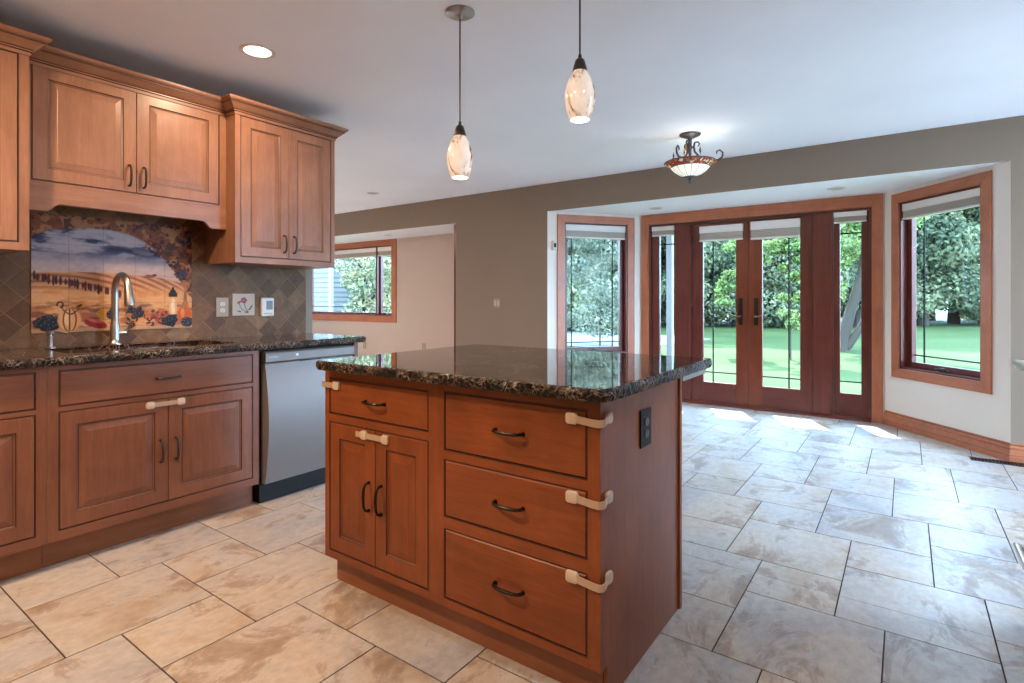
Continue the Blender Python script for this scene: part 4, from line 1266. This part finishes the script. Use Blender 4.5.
# middle cabinet above the sink with an arched valance
t = wall_cab('two-door wall cabinet with arched valance above the sink and mural', 0.7605, -3.3, 0.930, 1.700, ZT,
             [(0.026, 0.892, 1.708, 2.258)], 'pair', 1.800, [(0.010, 0.0), (0.920, 0.0)])
poly = [(0.0, 1.699), (0.0, 1.567), (0.085, 1.567)]
for k in range(1, 7):
    a = k / 6; poly.append((0.085 + 0.05 * a, 1.567 + 0.038 * (a * a * (3 - 2 * a))))
for k in range(0, 6):
    a = 1 - k / 6; poly.append((0.845 - 0.05 * a, 1.567 + 0.038 * (a * a * (3 - 2 * a))))
poly += [(0.845, 1.567), (0.930, 1.567), (0.930, 1.699)]
mb = MB(); mb.prism(poly, 'Y', 0.0, 0.02); mb.build('valance', M['maple_h'], t)
mb = MB()
for a, b in zip(poly[1:-2], poly[2:-1]): mb.box(0, 0, 0, 0, 0, 0) if False else mb.add([(a[0], 0.001, a[1] + 0.004), (b[0], 0.001, b[1] + 0.004), (b[0], -0.0015, b[1] + 0.004), (a[0], -0.0015, a[1] + 0.004), (a[0], 0.001, a[1] + 0.001), (b[0], 0.001, b[1] + 0.001), (b[0], -0.0015, b[1] + 0.001), (a[0], -0.0015, a[1] + 0.001)], [(0, 1, 2, 3), (7, 6, 5, 4), (3, 2, 6, 7)])
mb.build('valance_bead', M['glaze_shade'], t)
for x in (0.25, 0.47, 0.69):
    mb = MB(); mb.lathe([(0.001, 1.688), (0.03, 1.688), (0.03, 1.6985), (0.001, 1.6985)], 16, (x, 0.15, 0))
    mb.build('puck_light', M['bronze'], t)

# ================================================================== ISLAND
YF = 1.39
t = thing('kitchen_island', 'cherry-stained island cabinet with drawers and doors in the foreground', 'kitchen island', (-1.927, YF, 0))
IW = 1.237
ih = [(0.027, 0.582, 0.690, 0.838), (0.027, 0.582, 0.140, 0.662), (0.651, 1.198, 0.640, 0.842), (0.651, 1.198, 0.415, 0.612), (0.651, 1.198, 0.138, 0.378)]
face_frame(t, IW, 0.112, 0.8705, ih, M['cherry_v'], M['cherry_h'])
carcass(t, 0.001, IW - 0.012, 0.0205, 0.64, 0.112, 0.8705, M['cherry_v'])
mb = MB(); mb.box(0.018, IW - 0.014, 0.045, 0.063, 0.001, 0.111); mb.box(0.018, 0.036, 0.063, 0.64, 0.001, 0.111); mb.box(0.018, IW - 0.014, 0.622, 0.64, 0.001, 0.111)
mb.build('toe_kick', M['toe'], t)
mb = MB(); mb.prism([(0.0203, 0.112), (0.045, 0.112), (0.045, 0.001), (0.66, 0.001), (0.66, 0.8705), (0.0203, 0.8705)], 'X', IW - 0.011, IW)
sp = mb.build('side_panel', M['cherry_v'], t)
MB().box(IW - 0.011, IW + 0.009, 0.640, 0.662, 0.001, 0.8705).build('corner_trim', M['cherry_v'], t, bevel=0.003)
for h, k in zip(ih, ('drawer', 'pair', 'drawer', 'drawer', 'drawer')):
    hang(t, h, k, M['cherry_v'], M['cherry_h'], 0.405 if k == 'pair' else 0.0, M['bronze'])
# black outlet in the right side panel
ro = bpy.data.objects.new('side_outlet', None); COL.objects.link(ro); ro.parent = t; ro['label'] = 'black outlet plate'
ro.location = (IW + 0.0005, 0.318, 0.737); ro.rotation_euler = (0, 0, PI / 2)
MB().box(-0.044, 0.044, -0.006, -0.0003, -0.060, 0.060).build('cover_plate', M['black'], ro, bevel=0.002)
M['gunmetal'] = plain('black_socket', (0.04, 0.04, 0.042), 0.35)
mb = MB()
for z in (-0.0195, 0.0195):
    pts = [(0.0165 * math.cos(a), z + max(-0.0125, min(0.0125, 0.0165 * math.sin(a)))) for a in [2 * PI * k / 20 + 0.01 for k in range(20)]]
    mb.prism(pts, 'Y', -0.0088, -0.0062)
mb.build('socket', M['gunmetal'], ro)
# steel support under the seating overhang
mb = MB(); mb.box(IW - 0.065, IW + 0.012, 0.664, 0.95, 0.845, 0.8665); mb.build('overhang_bracket', M['steel_bracket'], t, bevel=0.002)

c45 = 0.012
o = slab('countertop', [(-1.905, 1.338, True), (-0.710, 1.338, True), (-0.676, 1.344, True), (-0.660, 1.358, True), (-0.652, 1.390, True), (-0.655, 2.33, True), (-1.905, 2.33, True)],
         0.8712, 0.910, [M['granite'], M['granite_edge']], seed=7)
tag(o, 'polished dark granite top with chiselled edge on the island', 'countertop')

# ---- child-safety latches (pads joined by a flexible strap)
def pad(mb, c, n, w=0.040, h=0.034, t=0.010):
    """rounded pad centred c, outward normal n ('-y', '+x', '-x')"""
    pts = rr(-w / 2, w / 2, -h / 2, h / 2, 0.010, 5)
    rings = []
    for off, k in ((0.0005, 1.0), (t * 0.6, 1.0), (t * 0.9, 0.93), (t, 0.80)):
        ring = []
        for u, v in pts:
            u *= k; v *= k
            if n == '-y': ring.append((c[0] + u, c[1] - off, c[2] + v))
            elif n == '+x': ring.append((c[0] + off, c[1] + u, c[2] + v))
            else: ring.append((c[0] - off, c[1] + u, c[2] + v))
        rings.append(ring)
    mb.rings(rings, 0, True)
def strap_mesh(pts, h=0.021, th=0.003):
    """vertical ribbon following pts (x, y, z) with normals by thickness"""
    mb = MB(); P2 = [Vector(p) for p in pts]; rings = []
    for i, p in enumerate(P2):
        d = (P2[min(i + 1, len(P2) - 1)] - P2[max(i - 1, 0)]); d.z = 0; d.normalize()
        nn = Vector((d.y, -d.x, 0)) * th / 2
        rings.append([p + nn + Vector((0, 0, h / 2)), p - nn + Vector((0, 0, h / 2)), p - nn - Vector((0, 0, h / 2)), p + nn - Vector((0, 0, h / 2))])
    mb.rings(rings); return mb
lt = None
XR = -1.927 + IW
proto = None
for z, lb in ((0.812, 'white safety latch strap on the top wide island drawer'), (0.586, 'white safety latch strap on the middle wide island drawer'), (0.358, 'white safety latch strap on the bottom wide island drawer')):
    if proto is None:
        proto = thing('safety_latch', lb, 'safety latch', (XR, YF, z), 0, 'child-safety latches')
        mb = MB(); pad(mb, (-0.088, 0.0, 0.0), '-y'); mb.build('latch_pad', M['cream'], proto)
        mb = MB(); pad(mb, (0.0, 0.046, 0.004), '+x', 0.036); mb.build('latch_pad', M['cream'], proto)
        pp = [(-0.07, -0.007, -0.001), (-0.05, -0.008, -0.003), (-0.02, -0.010, -0.005), (0.0, -0.011, -0.005), (0.010, -0.006, -0.004), (0.013, 0.004, -0.002), (0.010, 0.018, 0.001), (0.008, 0.031, 0.003)]
        strap_mesh(pp).build('strap', M['strap'], proto)
    else:
        dup(proto, (XR, YF, z), 0, lb)
def two_pad(label, loc, rotz, dx, tail):
    t = thing('safety_latch', label, 'safety latch', loc, rotz, 'child-safety latches')
    for x in (-dx / 2, dx / 2):
        mb = MB(); pad(mb, (x, 0, 0), '-y', 0.036, 0.034); mb.build('latch_pad', M['cream'], t)
    strap_mesh([(-dx / 2 - tail, -0.005, 0), (-dx / 2, -0.006, 0), (0, -0.007, 0), (dx / 2, -0.006, 0)]).build('strap', M['strap'], t)
    return t
two_pad('white safety latch joining the two island cabinet doors', (-1.624, YF, 0.634), 0, 0.120, 0.045)
two_pad('white safety latch joining the two sink cabinet doors', (XF, 1.217, 0.644), RZ, 0.138, 0.022)
t = thing('safety_latch', 'white safety latch on the small upper-left island drawer', 'safety latch', (-1.927, YF, 0.808), 0, 'child-safety latches')
mb = MB(); pad(mb, (0.077, 0, 0), '-y'); mb.build('latch_pad', M['cream'], t)
mb = MB(); pad(mb, (0.0, 0.046, 0), '-x', 0.036); mb.build('latch_pad', M['cream'], t)
strap_mesh([(0.06, -0.007, 0), (0.03, -0.009, 0), (0.0, -0.011, 0), (-0.010, -0.006, 0), (-0.013, 0.004, 0), (-0.010, 0.018, 0), (-0.008, 0.031, 0)]).build('strap', M['strap'], t)

# ================================================================== RANGE at the right edge (handles reach into view)
t = thing('kitchen_range', 'stainless range at the right edge of the photo, only its chrome handle ends showing', 'range', (0.0, 0, 0))
MB().box(0.40, 1.04, 1.90, 2.66, 0.02, 0.96).build('range_body', M['steel'], t, bevel=0.004)
MB().box(0.372, 0.399, 1.91, 2.655, 0.40, 0.955).build('oven_door', M['black'], t, bevel=0.004)
MB().box(0.372, 0.399, 1.91, 2.655, 0.10, 0.39).build('storage_drawer', M['steel'], t, bevel=0.004)
MB().box(0.42, 1.03, 1.93, 2.63, 0.961, 0.975).build('cooktop', M['black'], t, bevel=0.003)
def bar_handle(z, par):
    mb = MB(); mb.tube([(0.322, 1.95, z), (0.322, 2.652, z)], 0.0115, 14)
    for y in (1.99, 2.648):
        mb.tube([(0.371, y, z), (0.335, y, z), (0.318, y, z)], [0.015, 0.013, 0.0145], 12)
    return mb.build('handle', M['chrome'], par)
bar_handle(0.923, t); bar_handle(0.272, t)

# ================================================================== LIGHT FIXTURES
def pendant_glass():
    m, nt, p = newmat('swirled_art_glass')
    tc = N(nt, 'ShaderNodeTexCoord')
    mp = N(nt, 'ShaderNodeMapping'); mp.inputs['Rotation'].default_value = (0.5, 0.6, 0); mp.inputs['Scale'].default_value = (22, 22, 7)
    L(nt, tc, 'Object', mp, 'Vector')
    n = N(nt, 'ShaderNodeTexNoise', i_Scale=1.0, i_Detail=5.0, i_Distortion=1.5); L(nt, mp, 'Vector', n, 'Vector')
    r = ramp(nt, [(0.35, (0.80, 0.70, 0.60)), (0.52, (0.74, 0.61, 0.50)), (0.62, (0.46, 0.32, 0.24)), (0.68, (0.07, 0.05, 0.04))])
    L(nt, n, 'Fac', r, 'Fac')
    L(nt, r, 'Color', p, 'Base Color'); L(nt, r, 'Color', p, 'Emission Color')
    p.inputs['Emission Strength'].default_value = 0.34
    p.inputs['Roughness'].default_value = 0.15
    return m
M['art_glass'] = pendant_glass()
M['bulb'] = emit('lit_bulb', (1.0, 0.88, 0.70), 8.0)
def pendant(label, x, y, zb):
    t = thing('pendant_light', label, 'pendant light', (x, y, zb), 0, 'glass pendants over the island')
    H = 0.190
    outer = [(0.038, 0.0), (0.046, 0.02), (0.0545, 0.05), (0.0595, 0.080), (0.0595, 0.100), (0.055, 0.125), (0.045, 0.155), (0.033, 0.178), (0.027, H)]
    inner = [(r - 0.004, z) for r, z in reversed(outer)]
    mb = MB(); mb.lathe(outer + inner, 32, cap0=False, cap1=False); 
    mb.build('glass_shade', M['art_glass'], t)
    mb = MB(); mb.lathe([(0.0285, H - 0.006), (0.029, H + 0.001), (0.024, H + 0.02), (0.0175, H + 0.042), (0.0075, H + 0.050), (0.006, H + 0.064), (0.001, H + 0.065)], 24)
    mb.build('socket_cap', M['antique'], t)
    top = CZ - zb
    mb = MB(); mb.tube([(0, 0, H + 0.06), (0, 0, (top + H) / 2), (0, 0, top - 0.03)], 0.0035, 8); mb.build('cord', M['antique'], t)
    mb = MB(); mb.lathe([(0.001, top - 0.034), (0.012, top - 0.033), (0.016, top - 0.020), (0.055, top - 0.014), (0.066, top - 0.007), (0.066, top - 0.0008), (0.001, top - 0.0008)], 32); mb.build('canopy', M['nickel'], t)
    mb = MB(); mb.lathe([(0.001, 0.052), (0.016, 0.058), (0.025, 0.078), (0.022, 0.10), (0.013, 0.125), (0.012, 0.16), (0.001, 0.162)], 20); mb.build('bulb', M['bulb'], t)
    point_light('pendant_glow', (0, 0, 0.02), 3.5, WARM, 0.03, t)
    return t
pendant('swirled glass pendant hanging lower, left of the pair over the island', -1.645, 1.90, 1.704)
pendant('swirled glass pendant hanging higher, right of the pair over the island', -1.031, 1.90, 1.850)

def downlight(label, x, y, z, on, power, color, r=0.088):
    t = thing('recessed_light', label, 'recessed light', (x, y, z))
    mb = MB(); mb.lathe([(r, -0.0006), (r, -0.004), (r * 0.9, -0.007), (r * 0.76, -0.005), (r * 0.74, -0.0006)], 32, cap0=False, cap1=False); mb.build('trim_ring', M['white'], t)
    mb = MB(); mb.lathe([(0.001, -0.0015), (r * 0.74, -0.0015), (r * 0.74, -0.0008), (0.001, -0.0008)], 32); mb.build('lens', M['lens_on'] if on else M['lens_off'], t)
    if on: disc_light('downlight_beam', (0, 0, -0.012), power, color, r * 0.7, t)
    return t
downlight('lit recessed ceiling light above the left counter', -2.766, 1.581, CZ, True, 13, WARM)
downlight('unlit recessed light in the bay ceiling, nearer the left bay window', -2.21, 5.794, BZ, False, 0, WARM, 0.075)
downlight('unlit recessed light in the bay ceiling, nearer the right bay window', -0.507, 5.692, BZ, False, 0, WARM, 0.075)
downlight('small unlit recessed light in the alcove ceiling', -6.32, 5.66, FZ, False, 0, WARM, 0.06)
downlight('small unlit recessed light in the far ceiling beside the wall cabinet', -5.29, 4.496, CZ, False, 0, WARM, 0.075)
# unseen downlights added as fill to brighten kitchen, family room and dining side
for k, (x, y, p, c, lb) in enumerate(((-1.25, 0.45, 7, WARM, 'unseen added fill light over the kitchen aisle'), (-2.45, -0.10, 50, WARM, 'unseen added fill light over the left counter, nearer the camera'),
                     (0.15, 1.15, 12, (0.92, 0.95, 1.0), 'unseen added fill light in front of the range'), (-0.6, -1.1, 13, WARM, 'unseen added fill light behind the camera'),
                     (-7.2, 2.2, 75, (1.0, 0.84, 0.74), 'unseen added fill light in the family room'), (-5.2, 0.8, 60, (1.0, 0.84, 0.74), 'unseen added fill light in the family room near the kitchen wall'),
                     (2.3, 3.6, 30, (0.92, 0.96, 1.0), 'unseen added fill light at the far right of the dining area'))):
    downlight(lb, x, y, CZ, True, p, c)

# stained-glass semi-flush fixture
t = thing('ceiling_light', 'stained-glass bowl ceiling light with iron scrolls in front of the bay', 'ceiling light', (-1.382, 4.35, CZ))
M['iron'] = plain('weathered_iron', (0.10, 0.085, 0.085), 0.45, 0.7)
mb = MB(); mb.lathe([(0.001, -0.035), (0.03, -0.034), (0.055, -0.022), (0.078, -0.012), (0.082, -0.0008), (0.001, -0.0008)], 28); mb.build('canopy', M['iron'], t)
mb = MB(); mb.lathe([(0.001, -0.27), (0.012, -0.27), (0.012, -0.12), (0.022, -0.105), (0.012, -0.09), (0.016, -0.045), (0.022, -0.034), (0.001, -0.034)], 16); mb.build('stem', M['iron'], t)
for k in range(3):
    a = 2 * PI * k / 3 + 0.42
    def P3(rad, z): return (rad * math.cos(a), rad * math.sin(a), z)
    mb = MB()
    pts = [P3(0.060, -0.098), P3(0.072, -0.080), P3(0.060, -0.064), P3(0.036, -0.068), P3(0.028, -0.10), P3(0.036, -0.14), P3(0.07, -0.180), P3(0.12, -0.206), P3(0.165, -0.214), P3(0.210, -0.214), P3(0.240, -0.192), P3(0.244, -0.158), P3(0.222, -0.136), P3(0.198, -0.146), P3(0.200, -0.166)]
    mb.tube(pts, [0.005, 0.006, 0.0065, 0.007, 0.008, 0.008, 0.008, 0.008, 0.008, 0.008, 0.0075, 0.007, 0.0065, 0.006, 0.005], 8)
    mb.build('scroll_arm', M['iron'], t)
    a2 = a + 1.05
    mb = MB(); mb.tube([(0.125 * math.cos(a2), 0.125 * math.sin(a2), -0.225), (0.125 * math.cos(a2), 0.125 * math.sin(a2), -0.185), (0.125 * math.cos(a2), 0.125 * math.sin(a2), -0.165), (0.125 * math.cos(a2), 0.125 * math.sin(a2), -0.135)], [0.003, 0.003, 0.013, 0.001], 8, flat=0.5)
    mb.build('iron_leaf', M['iron'], t)
    M.setdefault('amber', plain('amber_glass_drop', (0.55, 0.26, 0.05), 0.15))
    mb = MB(); mb.tube([(0.075 * math.cos(a), 0.075 * math.sin(a), -0.088), (0.075 * math.cos(a), 0.075 * math.sin(a), -0.112), (0.075 * math.cos(a), 0.075 * math.sin(a), -0.130), (0.075 * math.cos(a), 0.075 * math.sin(a), -0.148)], [0.0015, 0.005, 0.009, 0.001], 8)
    mb.build('glass_drop', M['amber'], t)
def mosaic():
    m, nt, p = newmat('mosaic_glass_band')
    tc = N(nt, 'ShaderNodeTexCoord')
    v = N(nt, 'ShaderNodeTexVoronoi', i_Scale=44.0); L(nt, tc, 'Object', v, 'Vector')
    ve = N(nt, 'ShaderNodeTexVoronoi', i_Scale=44.0, feature='DISTANCE_TO_EDGE'); L(nt, tc, 'Object', ve, 'Vector')
    sc = N(nt, 'ShaderNodeSeparateColor'); L(nt, v, 'Color', sc, 'Color')
    r = ramp(nt, [(0.0, (0.35, 0.035, 0.015)), (0.25, (0.45, 0.13, 0.04)), (0.42, (0.80, 0.58, 0.30)), (0.52, (0.20, 0.06, 0.03)), (0.72, (0.60, 0.52, 0.42)), (0.82, (0.40, 0.07, 0.03))], 'CONSTANT')
    L(nt, sc, 'Red', r, 'Fac')
    e2 = ramp(nt, [(0.03, (0, 0, 0)), (0.06, (1, 1, 1))]); L(nt, ve, 'Distance', e2, 'Fac')
    a = mixc(nt, 1.0, (r, 'Color'), (e2, 'Color'), 'MULTIPLY')
    L(nt, a, 'Result', p, 'Base Color'); L(nt, a, 'Result', p, 'Emission Color')
    p.inputs['Emission Strength'].default_value = 0.22; p.inputs['Roughness'].default_value = 0.2
    return m
M['mosaic'] = mosaic()
M['cream_glass'] = emit('lit_cream_glass', (0.92, 0.93, 0.84), 0.55); M['cream_glass'].node_tree.nodes['Principled BSDF'].inputs['Base Color'].default_value = (0.75, 0.75, 0.66, 1)
mb = MB(); mb.lathe([(0.195, -0.224), (0.186, -0.242), (0.149, -0.264), (0.147, -0.261), (0.183, -0.239), (0.191, -0.224)], 40, cap0=False, cap1=False); mb.build('mosaic_band', M['mosaic'], t)
mb = MB(); mb.lathe([(0.148, -0.2645), (0.118, -0.296), (0.08, -0.322), (0.04, -0.336), (0.04, -0.333), (0.078, -0.319), (0.116, -0.293), (0.145, -0.262)], 40, cap0=False, cap1=False)
bowl_o = mb.build('glass_bowl', M['cream_glass'], t)
mb = MB()
for k in range(16):
    a = 2 * PI * k / 16
    mb.tube([(r * math.cos(a), r * math.sin(a), z) for r, z in ((0.149, -0.265), (0.119, -0.297), (0.081, -0.3235), (0.042, -0.337))], 0.0017, 6)
mb.build('leading', M['iron'], t)
mb = MB(); mb.lathe([(0.193, -0.219), (0.201, -0.224), (0.193, -0.229), (0.186, -0.224)], 40, cap0=False, cap1=False); mb.lathe([(0.146, -0.2665), (0.151, -0.263), (0.146, -0.259)], 40, cap0=False, cap1=False); mb.build('rim', M['iron'], t)
mb = MB(); mb.lathe([(0.001, -0.390), (0.010, -0.386), (0.013, -0.376), (0.009, -0.366), (0.014, -0.356), (0.014, -0.348), (0.044, -0.342), (0.046, -0.332), (0.001, -0.327)], 24); mb.build('finial', M['iron'], t)
point_light('bowl_bulb', (0.05, 0, -0.275), 1.3, (0.95, 0.96, 1.0), 0.04, t)

# ================================================================== OUTDOORS
GZ = -0.15
mb = MB(); mb.add([(-70, -60, GZ), (70, -60, GZ), (70, 75, GZ), (-70, 75, GZ)], [(0, 1, 2, 3)])
o = mb.build('ground', M['lawn']); struct(o)
mb = MB(); mb.box(-9.45, 0.9, 6.36, 6.40, GZ, -0.02)
mb = MB(); mb.prism([(-30, 14.5), (-6.0, 13.5), (-5.2, 18.5), (-6.5, 19.5), (-30, 21)], 'Z', GZ + 0.002, GZ + 0.02)
o = mb.build('driveway', M['asphalt']); struct(o)
mb = MB(); mb.box(3.52, 12.0, -1.0, 9.0, GZ + 0.001, -0.08)
M['bounce_pale'] = paint('pale_bounce_paint', (0.42, 0.41, 0.40), 0.9, 0.2, 50)
struct(mb.build('bounce_slab', M['bounce_pale']))  # unseen slab added to bounce sky light up to the ceiling
# porch roof over the doors and its post
mb = MB(); mb.box(-4.5, -0.05, 6.36, 8.10, 2.44, 2.58)
o = mb.build('porch_roof', M['post']); struct(o)
t = thing('porch_post', 'white porch post outside the left sidelight', 'post', (-2.83, 7.98, GZ))
MB().box(-0.042, 0.042, -0.042, 0.042, 0.0, 2.585).build('post_shaft', M['post'], t, bevel=0.006)
MB().box(-0.075, 0.075, -0.075, 0.075, 0.001, 0.12).build('post_base', M['post'], t, bevel=0.006)

# neighbouring clapboard wing through the far left window
t = thing('clapboard_building', 'pale clapboard building outside the far left window', 'building', (-13.6, 10.0, GZ))
mb = MB(); n = 30; bh = 0.14
for k in range(n):
    z = k * bh
    mb.prism([(0.0, z), (0.0, z + bh), (-0.006, z + bh), (-0.03, z)], 'X', -9.0, 0.0)
    mb.prism([(0.006, z + bh), (0.03, z), (0.0, z), (0.0, z + bh)], 'Y', 0.0, 5.0)
mb.box(-9.0, 0.0, 0.0, 5.0, 0, n * bh)
mb.build('siding', M['siding'], t)
mb = MB(); mb.box(-0.05, 0.035, -0.035, 0.06, 0, n * bh); mb.build('corner_board', M['post'], t)
mb = MB(); mb.prism([(-0.5, n * bh), (5.5, n * bh), (2.5, n * bh + 2.2)], 'X', -9.4, 0.4); mb.build('roof', M['roofing'], t)

# ---- trees
def leaves_mesh(name, blobs, n, size, seed, mat, droop=0.3):
    rng = np.random.default_rng(seed)
    vol = np.array([b[3] * b[4] * b[5] for b in blobs]) ** 0.7; vol /= vol.sum()
    pick = rng.choice(len(blobs), n, p=vol)
    B = np.array(blobs)[pick]
    d = rng.normal(size=(n, 3)); d /= np.linalg.norm(d, axis=1, keepdims=True)
    rad = 0.55 + 0.45 * rng.random(n) ** 0.5
    c = B[:, :3] + d * B[:, 3:6] * rad[:, None]
    nrm = d + rng.normal(size=(n, 3)) * 0.7; nrm[:, 2] += 0.3; nrm /= np.linalg.norm(nrm, axis=1, keepdims=True)
    a = np.cross(nrm, rng.normal(size=(n, 3))); a /= np.linalg.norm(a, axis=1, keepdims=True)
    b = np.cross(nrm, a)
    s = size * (0.6 + 0.8 * rng.random(n))[:, None]
    v0 = c - a * s; v1 = c + b * s * 0.55 - nrm * s * 0.12; v2 = c + a * s; v3 = c - b * s * 0.55 - nrm * s * 0.12
    V = np.stack([v0, v1, v2, v3], 1).reshape(-1, 3)
    F = np.arange(4 * n).reshape(n, 4)
    me = bpy.data.meshes.new(name); me.from_pydata(V.tolist(), [], F.tolist()); me.materials.append(mat)
    return me
def trunk_mb(h, r, lean=(0, 0), branches=5, seed=0):
    rnd = random.Random(seed); mb = MB()
    pts = [(lean[0] * k / 6 * h + rnd.uniform(-.3, .3) * r, lean[1] * k / 6 * h + rnd.uniform(-.3, .3) * r, h * k / 6) for k in range(7)]
    mb.tube(pts, [r * 1.35, r * 1.0, r * .9, r * .8, r * .65, r * .45, r * .2], 10)
    for k in range(branches):
        b = Vector(pts[3 + k % 3]); a = rnd.uniform(0, 2 * PI); l = h * rnd.uniform(.25, .4)
        q = [b, b + Vector((math.cos(a) * l * .5, math.sin(a) * l * .5, l * .35)), b + Vector((math.cos(a) * l, math.sin(a) * l, l * .6))]
        mb.tube(q, [r * .4, r * .28, r * .08], 8)
    return mb
def tree(name, label, x, y, h, blobs, n, size, mat, seed, group=None, r=0.18, lean=(0, 0), trunk_h=None):
    t = thing(name, label, 'tree', (x, y, GZ), 0, group)
    trunk_mb(trunk_h or h * 0.8, r, lean, 5, seed).build('trunk', M['bark'], t)
    me = leaves_mesh('foliage', blobs, n, size, seed, mat)
    f = bpy.data.objects.new('foliage', me); COL.objects.link(f); f.parent = t
    return t
rnd = random.Random(21)
def far_blobs(seed):
    q = random.Random(seed); out = []
    for k in range(15):
        z = q.uniform(0.8, 10.5); w = 3.1 * (1 - abs(z - 4.5) / 9.5)
        a = q.uniform(0, 2 * PI); d = q.uniform(0.2, 1) * w
        out.append((d * math.cos(a), d * math.sin(a) * 0.8, z, q.uniform(1.1, 2.0), q.uniform(1.1, 2.0), q.uniform(0.9, 1.7)))
    return out
protos = []
GL = 'tall leafy tree in the dense tree line beyond the lawn'
GG = 'tree line beyond the lawn'
ang_y = math.radians(35.5)
def atpx(px, depth):
    rx = (px - 512) / 552.0
    return (-math.sin(ang_y) * depth + math.cos(ang_y) * depth * rx, math.cos(ang_y) * depth + math.sin(ang_y) * depth * rx)
k = 0
for (px, dep) in [(540, 26), (566, 29), (606, 31), (522, 30), (556, 24), (590, 25), (622, 27), (648, 29), (676, 27), (706, 29), (736, 27), (766, 29), (796, 27), (826, 29), (856, 27), (890, 29), (922, 28), (955, 30), (990, 28), (1030, 30), (1080, 28), (575, 33), (640, 34), (715, 34), (780, 34), (850, 34), (930, 35), (1000, 35)]:
    x, y = atpx(px, dep)
    if k < 3:
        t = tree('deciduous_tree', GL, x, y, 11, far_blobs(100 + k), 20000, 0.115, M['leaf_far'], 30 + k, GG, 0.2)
        protos.append(t)
    else:
        t = dup(protos[k % 3], (x, y, GZ), rnd.uniform(0, 6.28), GL, GG)
        s = rnd.uniform(0.85, 1.15); t.scale = (s, s, s * rnd.uniform(0.9, 1.15))
    k += 1
# nearer trees that can be told apart
def sprays(seed, cx, cz, w, h, n, r):
    q = random.Random(seed); out = []
    for k in range(n):
        a = q.uniform(0, 2 * PI); d = math.sqrt(q.random())
        out.append((cx + w * d * math.cos(a), q.uniform(-.3, .3), cz + h * d * math.sin(a), r * q.uniform(.7, 1.4), r * q.uniform(.7, 1.3), r * q.uniform(.4, .7)))
    return out
x, y = atpx(749, 13.0)
tree('young_tree', 'pale yellow-green tree whose leaves show through the left door leaf', x, y, 3.4, sprays(5, -.45, 1.60, .42, .38, 22, .13) + sprays(6, -.1, 2.5, .4, .35, 8, .14), 2600, 0.05, M['leaf_near'], 61, None, 0.025, trunk_h=2.4)
x, y = atpx(790, 12.0)
tree('young_tree', 'yellow-green tree seen through the right door leaf, right of the handle', x, y, 4, sprays(7, .2, 1.15, .35, .5, 16, .15) + sprays(8, -.05, 2.35, .75, .4, 26, .17) + sprays(9, .45, 1.8, .4, .4, 12, .15), 4600, 0.05, M['leaf_near'], 62, None, 0.02, trunk_h=2.6)
x, y = atpx(846, 14.0)
t = thing('leaning_tree', 'thick leaning tree trunk seen through the right sidelight', 'tree', (x, y, GZ))
mb = MB(); mb.tube([(-.12, 0, -.02), (-.05, 0, .4), (.12, 0, 1.1), (.34, 0, 1.9), (.5, 0, 3.2), (.55, 0, 5.0)], [.20, .14, .12, .11, .09, .05], 12)
mb.tube([(.02, 0, .1), (.28, .05, .55), (.52, .1, 1.1), (.8, .1, 2.0), (1.0, .1, 3.4)], [.11, .085, .075, .06, .04], 10)
mb.build('trunk', M['bark'], t)
me = leaves_mesh('foliage', [(.2, 0, 2.9, .9, .8, .6), (-.4, 0, 2.4, .7, .7, .45), (.8, 0, 3.4, .9, .8, .7), (-.3, 0, 3.6, 1, .9, .7), (-.25, 0, 1.55, .3, .3, .3)], 5000, 0.055, 63, M['leaf_near'])
f = bpy.data.objects.new('foliage', me); COL.objects.link(f); f.parent = t
x, y = atpx(600, 15.5)
tree('maple_tree', 'haze-tinted maple filling the window left of the double doors', x, y, 7, [(0, 0, .75, 1.1, .7, .5), (-.6, 0, 2.2, .9, .8, .45), (.3, 0, 1.6, .9, .8, .42), (-.2, 0, 3.1, 1.1, .9, .5), (.7, 0, 2.7, .8, .8, .5), (-.9, 0, 3.6, .9, .8, .5), (.2, 0, 4.0, 1.2, 1, .6)], 11000, 0.05, M['leaf_haze'], 64, None, 0.018, trunk_h=4)
x, y = atpx(364, 13.5)
tree('leafy_shrub', 'bright green shrub in front of the clapboard building outside the alcove window', x, y, 3, [(.1, 0, .8, .75, .7, .7), (.4, 0, 1.6, .7, .6, .6), (0, 0, 2.2, .75, .7, .6), (.3, 0, 3.0, .9, .8, .8), (.9, 0, 2.2, .6, .6, .7), (-.42, 0, 1.75, .33, .3, .22), (-.35, 0, 2.7, .4, .4, .3)], 5500, 0.055, M['leaf_pale'], 65, None, 0.05, trunk_h=2.4)
x, y = atpx(388, 17.0)
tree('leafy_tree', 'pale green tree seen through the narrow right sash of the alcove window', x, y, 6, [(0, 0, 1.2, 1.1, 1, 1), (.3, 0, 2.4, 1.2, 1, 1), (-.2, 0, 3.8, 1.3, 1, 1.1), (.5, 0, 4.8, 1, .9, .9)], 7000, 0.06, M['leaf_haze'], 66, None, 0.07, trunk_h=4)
